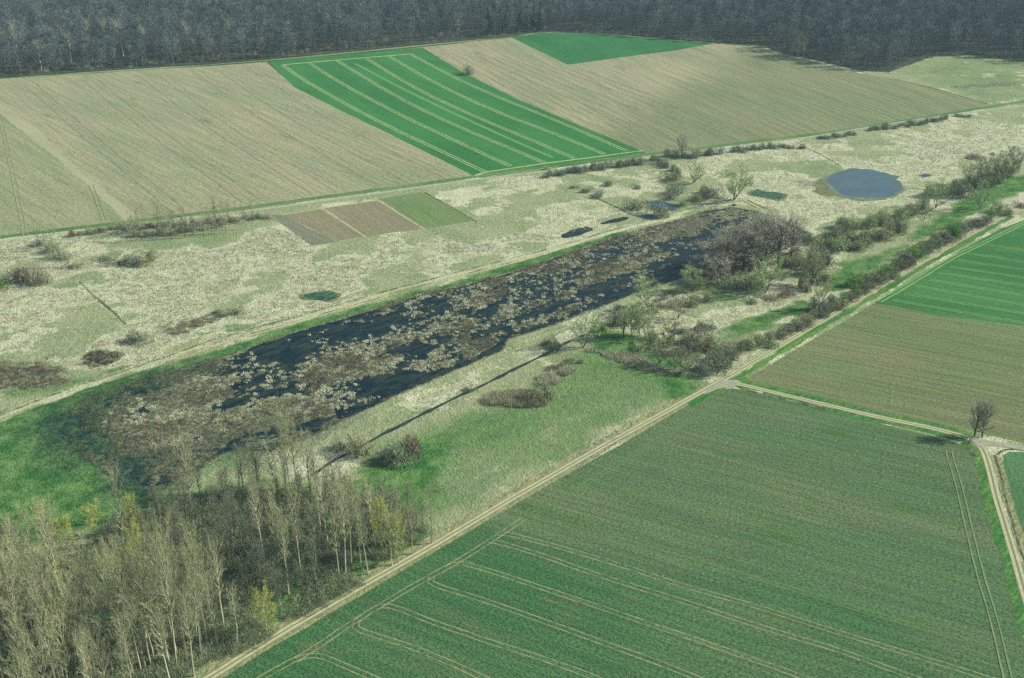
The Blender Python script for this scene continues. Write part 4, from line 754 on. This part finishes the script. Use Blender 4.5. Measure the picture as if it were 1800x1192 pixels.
row([(1120, 625), (1160, 612), (1200, 610), (1240, 612)], 15, None, 34, 24, 'pale rounded bush in the thin group left of the hedge end', 'pale bushes left of the hedge end', 7, tints=['willow', 'pale', 'olive'])
row([(1635, 350), (1665, 345), (1700, 336), (1740, 326), (1775, 312)], 13, None, 38, 28, 'rounded bush under the broad trees above the green strip', 'bushes under the broad trees', 4, tints=['willow', 'olive', 'olive'])
row([(1380, 470), (1420, 478), (1445, 500)], 13, None, 36, 28, 'rounded bush right of the dark marsh trees', 'bushes right of the marsh trees', 4, tints=['willow', 'olive', 'pale'])
# wooden posts by the pond thicket
def post(px, py, hm, label):
    x, y = P(px, py); V, T = tubes([(np.array([[0, 0, 0], [.03, 0, hm*.5], [0, .02, hm]]), np.array([.22, .2, .16]))], 6)
    k = len(V); top = np.array([[0, 0, hm+.12]]); V = np.vstack([V, top]); T = np.vstack([T, [(k-6+i, k-6+(i+1) % 6, k) for i in range(6)]])
    o = link(bpy.data.objects.new('post', npmesh('post', V, T, BARKD))); o.location = (x, y, 0); tag(o, label, 'post', 'wooden posts at the green strip')
post(1625, 386, 2.2, 'left wooden post at the edge of the green strip'); post(1634, 383, 2.2, 'right wooden post at the edge of the green strip'); post(1596, 425, 2.6, 'dark thick post at the right end of the willow thicket')

# ---- poplar grove
GR = 'tall pale poplars of the lower left grove'
POP = [(336, 905, 120, 52, 'w'), (396, 893, 70, 24, 0), (431, 878, 84, 28, 0), (458, 872, 96, 34, 0), (488, 871, 92, 34, 0), (503, 858, 118, 40, 'w'), (511, 860, 118, 36, 'w'), (527, 868, 124, 34, 0), (545, 872, 100, 34, 0), (564, 940, 84, 30, 0), (577, 968, 112, 36, 0),
 (463, 985, 120, 34, 0), (488, 1000, 130, 36, 0), (508, 1044, 124, 34, 0), (530, 1012, 132, 34, 0), (91, 1010, 108, 34, 0), (107, 1010, 106, 32, 0), (60, 985, 80, 28, 0), (98, 1004, 108, 34, 0), (220, 975, 124, 46, 'w'),
 (295, 1172, 196, 44, 'w'), (329, 1164, 200, 44, 'w'), (347, 1130, 176, 40, 0), (364, 1132, 148, 36, 0), (394, 1106, 132, 36, 0), (310, 1171, 190, 36, 0), (282, 1164, 180, 36, 0), (265, 1172, 176, 40, 0), (248, 1180, 180, 36, 0), (232, 1180, 170, 40, 'w'), (419, 1134, 90, 34, 0),
 (607, 1008, 132, 34, 0), (618, 994, 124, 32, 0), (634, 988, 128, 36, 'w'), (647, 1010, 110, 30, 0), (726, 974, 80, 30, 0), (759, 955, 88, 26, 0), (743, 958, 76, 24, 0), (689, 994, 90, 26, 0), (660, 962, 100, 34, 0), (650, 905, 60, 24, 0), (590, 930, 80, 30, 0), (680, 930, 70, 26, 0), (700, 945, 76, 26, 0), (555, 1000, 110, 30, 0), (598, 1020, 110, 30, 0),
 (444, 870, 60, 22, 0), (575, 880, 60, 26, 0), (620, 900, 64, 26, 0)]
k = 0
for x, y, h, w, t in POP:
    T_('wpoplar' if t == 'w' else 'poplar', 'poplar', x, y, h, 'tall pale bare poplar in the open part of the lower left grove', w, name='poplar_tree', group=GR+', open part', seed=1+k % 6); k += 1
GP = PW([(-160, 1010), (0, 1010), (60, 1040), (150, 1060), (230, 1070), (300, 1080), (400, 1095), (430, 1140), (330, 1195), (250, 1250), (120, 1320), (-160, 1400)])
cand = []; x0, y0 = GP.min(0); x1, y1 = GP.max(0); tries = 0
while len(cand) < 125 and tries < 6000:
    tries += 1; x = rng.uniform(x0, x1); y = rng.uniform(y0, y1)
    if psdf(np.array([x]), np.array([y]), GP)[0] > 0 or any((x-a)**2+(y-b)**2 < 18 for a, b in cand): continue
    cand.append((x, y))
for x, y in cand:
    hm = rng.uniform(20, 30); kd = 'wpoplar' if k % 4 == 0 else 'poplar'
    put_tree('poplar_tree', kd, 'poplar', x, y, hm, rng.uniform(.8, 1.1), 'tall pale bare poplar in the dense lower left corner of the grove', 'tree', GR+', dense corner', 1+k % 6); k += 1
for k2, (x, y, h, w, lab) in enumerate([(168, 945, 44, 32, 'yellow-green budding tree left of the tall leaning poplar'), (241, 955, 68, 26, 'narrow yellow-green tree right of the tall leaning poplar'), (470, 1116, 62, 46, 'rounded yellow-green tree at the track side of the grove'), (250, 1090, 120, 40, 'tall yellow-green poplar inside the grove'), (671, 975, 76, 34, 'left yellow-green tree near the right end of the grove'), (701, 990, 66, 30, 'right yellow-green tree near the right end of the grove'), (120, 975, 50, 34, 'yellowish tree behind the two left poplars'), (136, 1150, 74, 30, 'small yellow-green tree in the dense corner of the grove')]):
    T_('bud', 'yellow', x, y, h, lab, w*1.15, name='budding_tree', seed=1+k2 % 5)
G2 = PW([(330, 890), (450, 858), (560, 868), (650, 885), (730, 930), (700, 975), (600, 1025), (480, 1095), (400, 1090), (280, 1060), (200, 1010), (230, 940)])
for q2 in range(150):
    for _ in range(50):
        x, y = rng.uniform(G2.min(0)[0], G2.max(0)[0]), rng.uniform(G2.min(0)[1], G2.max(0)[1])
        if psdf(np.array([x]), np.array([y]), G2)[0] < 0: break
    put_tree('young_tree', 'poplar', 'pole', x, y, rng.uniform(8, 17), rng.uniform(.9, 1.5), 'slender grey young tree between the poplars in the middle of the grove', 'tree', 'young trees between the poplars', 1+q2 % 6)
# undergrowth of the grove: a mass of brush
def mass(name, poly, n, tints, hr, label, twn=60, cat=None, seed=5, wr=(1.2, 2.4), tl=1.1, tww=.09):
    r = np.random.default_rng(seed); G = PW(poly); x0, y0 = G.min(0); x1, y1 = G.max(0)
    x = r.uniform(x0, x1, n*3); y = r.uniform(y0, y1, n*3); ok = (psdf(x, y, G)+fnoise(x, y, 12, 3, 8)*14 < 0) & (fnoise(x, y, 14, 3, 19) > -.16); x = x[ok][:n]; y = y[ok][:n]; n = len(x)
    rad = r.uniform(*wr, n); hh = r.uniform(*hr, n)*(1+fnoise(x, y, 18, 3, 4)*1.2)
    u = unit(r.normal(size=(n, twn, 3))); u[..., 2] = np.abs(u[..., 2]); q = r.uniform(.3, 1, (n, twn))
    B = np.stack([x[:, None]+u[..., 0]*rad[:, None]*q, y[:, None]+u[..., 1]*rad[:, None]*q, np.maximum(.05, u[..., 2]*q*hh[:, None]-.3)], -1).reshape(-1, 3)
    D = unit(u.reshape(-1, 3)*.7+np.array([0, 0, .9])+r.normal(size=(n*twn, 3))*.4)
    V, T = slivers(B, D, r.uniform(.5, 1.3, len(B))*tl, tww, r)
    mi = np.repeat(r.integers(0, len(tints), n), twn)
    o = link(bpy.data.objects.new(name, npmesh(name, V, T, [TW[t] for t in tints], mi=mi))); tag(o, label, cat or 'undergrowth', None, 'stuff')
mass('undergrowth', [(-200, 1010), (0, 985), (120, 990), (190, 930), (330, 880), (450, 850), (560, 860), (640, 865), (700, 885), (760, 930), (735, 965), (600, 1040), (470, 1112), (340, 1185), (100, 1310), (-200, 1400)], 9000, ['brush', 'hedge', 'brush', 'olive'], (1.0, 6.2), 'grey green brushwood covering the floor of the poplar grove', 64)
mass('undergrowth', [(-400, 168), (0, 134), (250, 117), (470, 102), (740, 76), (890, 62), (890, 50), (740, 60), (470, 84), (250, 97), (0, 112), (-400, 140)], 1300, ['olive', 'pale', 'brown', 'beech'], (2, 5), 'low brush along the edge of the wood on the left', 60, seed=9, wr=(1.5, 3.5), tl=1.5, tww=.15)
mass('undergrowth', [(890, 58), (1060, 60), (1340, 82), (1440, 110), (1560, 130), (1640, 101), (1800, 110), (1900, 122), (1900, 105), (1800, 96), (1640, 88), (1560, 112), (1440, 92), (1340, 66), (1060, 46), (890, 50)], 1100, ['olive', 'beech', 'hedge', 'beech'], (2, 4.5), 'low brush along the edge of the wood on the right', 60, seed=10, wr=(1.5, 3.5), tl=1.5, tww=.15)
mass('undergrowth', [(-60, 645), (40, 634), (112, 642), (108, 670), (60, 682), (-60, 690)], 320, ['rush', 'olive', 'brown'], (.6, 1.4), 'dark brown scrub in the lower left reed land', 40, seed=11, wr=(.7, 1.4))
mass('undergrowth', [(152, 626), (205, 616), (216, 628), (165, 648)], 160, ['rush', 'olive'], (.8, 1.6), 'brown scrub patch above the green meadow', 40, seed=12, wr=(.6, 1.2))
mass('undergrowth', [(285, 578), (330, 570), (400, 548), (430, 548), (400, 560), (300, 588)], 200, ['brown', 'olive'], (.6, 1.5), 'low dark scrub in the reeds left of the green pool', 30, seed=13, wr=(.6, 1.2))
mass('undergrowth', [(1180, 498), (1240, 488), (1400, 470), (1410, 485), (1300, 505), (1200, 510)], 400, ['hedge', 'olive'], (.8, 2), 'low brush under the dark marsh trees', 40, seed=14, wr=(.8, 1.6))
mass('undergrowth', [(1140, 520), (1210, 498), (1230, 510), (1150, 535)], 200, ['hedge', 'olive'], (.8, 1.8), 'dark brush on the lower marsh bank', 40, seed=15, wr=(.8, 1.4))

# ---- reeds and sedge
def reeds(name, x, y, z, sc, mats, label, blades=7, seed=1, h=1.0, w=.16, sp=.45, mi=None):
    r = np.random.default_rng(seed); n = len(x); sc = np.asarray(sc)*np.ones(n)
    d = r.normal(size=(n, blades, 3)); d[..., 2] = np.abs(d[..., 2])*.6+1.1; d = unit(d)
    B = np.stack([x, y, z], -1)[:, None]+r.normal(size=(n, blades, 3))*sp*sc[:, None, None]*np.array([1, 1, 0])
    V, T = slivers(B.reshape(-1, 3), d.reshape(-1, 3), (r.uniform(.6, 1.2, (n, blades))*h*sc[:, None]).ravel(), (w*sc[:, None]*np.ones((n, blades))).ravel(), r)
    mi = np.repeat(r.integers(0, len(mats), n), blades)
    o = link(bpy.data.objects.new(name, npmesh(name, V, T, [TW[m] for m in mats], mi=mi))); tag(o, label, 'reeds', None, 'stuff')
def scatter_meadow(poly, n, thr, label, mats, seed, h=1.3, blades=6, w=.17):
    r = np.random.default_rng(seed); G = PW(poly); x0, y0 = G.min(0); x1, y1 = G.max(0); x = r.uniform(x0, x1, n); y = r.uniform(y0, y1, n)
    ok = psdf(x, y, G) < 0; x, y = x[ok], y[ok]; M = masks(x, y); s = M[:, 0]*(1-M[:, 3])+fnoise(x, y, 5, 3, 77)*.9; ok = (s > thr) & (M[:, 2] < .5)
    for q in PONDS: ok &= psdf(x, y, q) > .5
    x, y = x[ok], y[ok]; reeds('reeds', x, y, np.zeros(len(x)), r.uniform(.6, 1.35, len(x)), mats, label, blades, seed, h*.52, w*.78)
PONDS = [PW(POND), PW([(535, 520), (552, 514), (580, 512), (594, 518), (590, 526), (560, 530), (542, 527)]), PW([(1318, 340), (1330, 333), (1348, 338), (1362, 336), (1380, 344), (1366, 352), (1345, 346), (1325, 345)]), WPOLY]
scatter_meadow([(-60, 430), (430, 390), (560, 420), (860, 400), (1000, 420), (600, 535), (200, 660), (-60, 745)], 110000, .8, 'dry pale reeds in the left reed land above the dike', ['reed', 'straw', 'straw', 'straw', 'reed', 'olive', 'rush'], 21, 1.2)
scatter_meadow([(850, 315), (1140, 280), (1500, 236), (1850, 185), (1850, 300), (1690, 330), (1440, 420), (1310, 352), (1000, 425), (860, 380)], 120000, .8, 'dry pale reeds around the round pond', ['reed', 'straw', 'straw', 'straw', 'reed', 'olive', 'rush'], 22, 1.2, 5, .2)
scatter_meadow([(560, 812), (900, 600), (1130, 500), (1420, 500), (1430, 560), (1240, 690), (1000, 830), (760, 945), (1030, 605), (780, 720)], 70000, .8, 'dry reeds on the banks between the marsh and the lower pasture', ['reed', 'straw', 'reed'], 23, 1.1)
# mound of tall reeds in the lower pasture
def reed_blob(poly, n, h, label, mats, seed, w=.12, bl=8):
    r = np.random.default_rng(seed); G = PW(poly); x0, y0 = G.min(0); x1, y1 = G.max(0); x = r.uniform(x0, x1, n); y = r.uniform(y0, y1, n); ok = psdf(x, y, G)+fnoise(x, y, 5, 3, 5)*8 < 0
    x, y = x[ok], y[ok]; reeds('reeds', x, y, np.zeros(len(x)), r.uniform(.7, 1.2, len(x)), mats, label, bl, seed, h, w)
reed_blob([(848, 706), (870, 692), (905, 690), (945, 688), (972, 698), (960, 712), (920, 716), (860, 714)], 2600, 2.6, 'mound of tall dry reeds in the lower pasture', ['reed', 'reed', 'olive'], 31)
reed_blob([(946, 672), (955, 660), (972, 658), (980, 668), (968, 680), (950, 680)], 800, 3.0, 'rounded pale reed tuft above the mound', ['reed', 'straw'], 32)
reed_blob([(980, 656), (1000, 648), (1013, 652), (1000, 662), (983, 662)], 500, 2.2, 'small pale reed tuft right of the rounded tuft', ['reed', 'straw'], 33)
reed_blob([(1030, 613), (1100, 622), (1150, 640), (1180, 655), (1150, 655), (1090, 640)], 2600, 1.9, 'long strip of tall reeds right of the ditch head', ['reed', 'straw'], 34)
reed_blob([(955, 650), (1000, 630), (1012, 634), (975, 655)], 700, 1.3, 'low brown reeds between the tufts and the ditch', ['reed', 'brown'], 35)
S_('olive', 948, 712, 54, 36, 'twiggy willow growing out of the reed mound', seed=2, dense=1); S_('brown', 932, 714, 50, 28, 'dark brush at the foot of the reed mound', seed=1)
# tussocks of the marsh
r = np.random.default_rng(41); n = 40000; idx = r.integers(0, len(BEDPTS), n); p = BEDPTS[idx]; mm = BEDM[idx]
sel = (mm[:, 0]+fnoise(p[:, 0], p[:, 1], 5, 3, 88)*1.3 > .55) & (mm[:, 3] < .5); q = p[sel]
reeds('sedge', q[:, 0]+r.uniform(-.3, .3, len(q)), q[:, 1]+r.uniform(-.3, .3, len(q)), q[:, 2], r.uniform(.5, 1.2, len(q)), ['straw', 'reed'], 'pale sedge tussocks on the islands of the marsh', 7, 42, .7, .13)
sel = (mm[:, 3] < .6) & (r.random(n) < .85); q = p[sel]
reeds('sedge', q[:, 0]+r.uniform(-.3, .3, len(q)), q[:, 1]+r.uniform(-.3, .3, len(q)), q[:, 2]-.05, r.uniform(.5, 1.2, len(q)), ['rush', 'rush', 'brown'], 'brown dead rushes on the islands of the marsh', 6, 43, .75, .14)
X, Y, e, d, wet = BEDG
ok = (d < -5) & (e > -.15) & (e < .75) & (wet < .35) & (fnoise(X, Y, 16, 3, 91)+np.clip((P(800, 640)[0]-X)/400, -.1, .12) > .0); pts = np.stack([X[ok], Y[ok]], 1); idx = r.integers(0, len(pts), 4200); q = pts[idx]
reeds('sedge', q[:, 0], q[:, 1], np.full(len(q), .15), r.uniform(.35, 1.35, len(q))**1.3, ['straw', 'straw', 'reed', 'pale'], 'big pale sedge tussocks along the island edges', 60, 45, .7, .1, .42)
ok = (d < -6) & (e > -1.2) & (e < .2) & (wet < .3) & (fnoise(X, Y, 20, 3, 93) > -.08); pts = np.stack([X[ok], Y[ok]], 1); idx = r.integers(0, len(pts), 1300); q = pts[idx]
reeds('sedge', q[:, 0], q[:, 1], np.full(len(q), .1), r.uniform(.6, 1.8, len(q)), ['straw', 'straw', 'pale'], 'scattered pale tussocks standing in the open marsh water', 36, 44, .7, .1, .4)

# ---- the wood along the top
FE = PW(FOREST_EDGE); FPOLY = far_poly()
r = np.random.default_rng(55)
def inwood(x, y): return psdf(x, y, FPOLY)
pts = []
n = 26000; x = r.uniform(-760, 1100, n); y = r.uniform(1010, 2050, n); sd = inwood(x, y); ok = (sd < -2) & (np.abs(x) < y*.52+60); x, y, sd = x[ok], y[ok], sd[ok]
# thin out by grid cells
cell = {}; sel = []
for i in range(len(x)):
    c = (int(x[i]//7.2), int(y[i]//7.2))
    if c in cell: continue
    cell[c] = 1; sel.append(i)
x, y, sd = x[sel], y[sel], sd[sel]
order = np.argsort(-sd)                       # those at the edge first
inview = np.abs(x) < y*.455
vis = [i for i in order if inview[i]][:290]; vs = set(vis); rest = [i for i in range(len(x)) if i not in vs]
for j, i in enumerate(vis):
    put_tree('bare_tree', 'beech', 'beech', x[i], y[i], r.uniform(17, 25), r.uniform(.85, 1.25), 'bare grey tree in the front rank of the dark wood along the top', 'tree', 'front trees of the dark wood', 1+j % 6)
def forest_stuff(idx):
    P3 = np.stack([x[idx], y[idx], np.zeros(len(idx))], 1).astype(np.float32); me = bpy.data.meshes.new('forest'); me.vertices.add(len(P3)); me.vertices.foreach_set('co', P3.ravel()); me.update()
    ob = link(bpy.data.objects.new('forest', me)); tag(ob, 'mass of bare grey trees of the dark wood along the top', 'wood', None, 'stuff')
    ng = bpy.data.node_groups.new('forest', 'GeometryNodeTree'); ng.interface.new_socket('Geometry', in_out='INPUT', socket_type='NodeSocketGeometry'); ng.interface.new_socket('Geometry', in_out='OUTPUT', socket_type='NodeSocketGeometry')
    N = ng.nodes; Lk = ng.links; gi = N.new('NodeGroupInput'); go = N.new('NodeGroupOutput'); J = N.new('GeometryNodeJoinGeometry')
    rnd = N.new('FunctionNodeRandomValue'); rnd.data_type = 'INT'; rnd.inputs['Min'].default_value = 0; rnd.inputs['Max'].default_value = 5; rnd.inputs['Seed'].default_value = 3
    protos = []
    for o in scn.collection.objects:
        if o.name.startswith('bare_tree') and o.get('group') == 'front trees of the dark wood' and len(protos) < 6: protos.append(o)
    for kk in range(6):
        jg = N.new('GeometryNodeJoinGeometry')
        for ch in protos[kk].children:
            oi = N.new('GeometryNodeObjectInfo'); oi.inputs['Object'].default_value = ch; oi.transform_space = 'ORIGINAL'; Lk.new(oi.outputs['Geometry'], jg.inputs[0])
        inst = N.new('GeometryNodeInstanceOnPoints'); cmp = N.new('FunctionNodeCompare'); cmp.data_type = 'INT'; cmp.operation = 'EQUAL'
        ri = [s for s in rnd.outputs if s.type == 'INT'][0]; ci = [s for s in cmp.inputs if s.type == 'INT']; Lk.new(ri, ci[0]); ci[1].default_value = kk
        rs = N.new('FunctionNodeRandomValue'); rs.data_type = 'FLOAT'; fo = [s for s in rs.outputs if s.type == 'VALUE'][0]; fi = [s for s in rs.inputs if s.type == 'VALUE']; fi[0].default_value = .62; fi[1].default_value = 1.15
        rz = N.new('FunctionNodeRandomValue'); rz.data_type = 'FLOAT'; fz = [s for s in rz.outputs if s.type == 'VALUE'][0]; fzi = [s for s in rz.inputs if s.type == 'VALUE']; fzi[0].default_value = 0; fzi[1].default_value = 6.28; rz.inputs['Seed'].default_value = 5+kk
        cx = N.new('ShaderNodeCombineXYZ'); Lk.new(fz, cx.inputs[2]); eul = N.new('FunctionNodeEulerToRotation'); Lk.new(cx.outputs[0], eul.inputs[0]); Lk.new(eul.outputs[0], inst.inputs['Rotation'])
        Lk.new(gi.outputs[0], inst.inputs['Points']); Lk.new(cmp.outputs[0], inst.inputs['Selection']); Lk.new(jg.outputs[0], inst.inputs['Instance']); Lk.new(fo, inst.inputs['Scale']); Lk.new(inst.outputs[0], J.inputs[0])
    Lk.new(J.outputs[0], go.inputs[0]); md = ob.modifiers.new('forest', 'NODES'); md.node_group = ng
forest_stuff(np.array(rest))
# conifers
def make_fir(seed, h=20, rad=3.6, n=900):
    r = np.random.default_rng(seed); z = h*(.08+.92*r.uniform(0, 1, n)**.9); rr = rad*(1-z/h)*r.uniform(.25, 1, n)+.1; az = r.uniform(0, 6.28, n)
    B = np.stack([np.cos(az)*rr*.5, np.sin(az)*rr*.5, z], 1); D = unit(np.stack([np.cos(az), np.sin(az), -.25+r.normal(size=n)*.15], 1))
    return tubes([(np.array([[0, 0, 0], [0, 0, h*.5], [0, 0, h]]), np.array([.3, .18, .03]))], 5), slivers(B, D, np.maximum(.5, rr*.9), .55, r)
FIR = []
for s_ in range(3): (a, b), (c, dd) = make_fir(s_); FIR.append((npmesh('trunk', a, b, BARKD), npmesh('crown', c, dd, TW['fir'])))
for kf, (px, py) in enumerate([(858, 62), (868, 55), (880, 60), (893, 50), (905, 58), (915, 48), (925, 55), (938, 50), (948, 56), (930, 42), (905, 42), (885, 46), (870, 42), (950, 40), (15, 38), (35, 22), (60, 60), (205, 60), (945, 30), (915, 30)]):
    fx, fy = P(px, py); e_ = bpy.data.objects.new('fir_tree', None); link(e_); e_.location = (fx, fy, 0); sc = r.uniform(1.25, 1.6); e_.scale = (sc, sc, sc)
    for nm, me in zip(('trunk', 'crown'), FIR[kf % 3]): link(bpy.data.objects.new(nm, me), e_)
    left = px < 300
    tag(e_, 'dark green fir standing alone in the bare wood at the top left' if left else 'dark green fir in the cluster above the pale field', 'fir tree', 'firs scattered at the top left' if left else 'cluster of firs in the wood')

# pale trees at the wood edge on the right
for kk, (px, py) in enumerate([(1392, 98), (1402, 101), (1412, 104)]): T_('bare', 'birch', px, py, 34, 'pale greyish tree standing out at the wood edge above the right field', 24, seed=1+kk, group='pale trees at the wood edge')
for kk, (px, py) in enumerate([(30, 101), (152, 97), (124, 110), (112, 98), (186, 93), (217, 99), (73, 122), (10, 110), (255, 100), (330, 98), (400, 94)]): T_('poplar', 'birch', px, py, rng.uniform(44, 58), 'pale-trunked tree at the left edge of the wood', 26, name='birch_tree', seed=1+kk % 6, group='pale-trunked trees at the left edge of the wood')

# ---------------------------------------------------------------- haze
def haze():
    me = bpy.data.meshes.new('haze'); X0, X1, Y0, Y1, Z0, Z1 = -9600, 9600, -2000, 9600, -1.8, H+25
    v = [(a, b, c) for a in (X0, X1) for b in (Y0, Y1) for c in (Z0, Z1)]
    me.from_pydata(v, [], [(0, 1, 3, 2), (4, 6, 7, 5), (0, 4, 5, 1), (2, 3, 7, 6), (0, 2, 6, 4), (1, 5, 7, 3)])
    m = bpy.data.materials.new('haze'); m.use_nodes = True; t = m.node_tree; t.nodes.remove(t.nodes['Principled BSDF'])
    pv = t.nodes.new('ShaderNodeVolumePrincipled'); pv.inputs['Color'].default_value = (.60, .84, .95, 1); pv.inputs['Density'].default_value = HAZE; pv.inputs['Anisotropy'].default_value = 0
    t.links.new(pv.outputs[0], t.nodes['Material Output'].inputs['Volume']); me.materials.append(m)
    tag(link(bpy.data.objects.new('haze', me)), 'thin blue haze over the far wood', 'haze', None, 'stuff')
HAZE = 0.00005
haze()
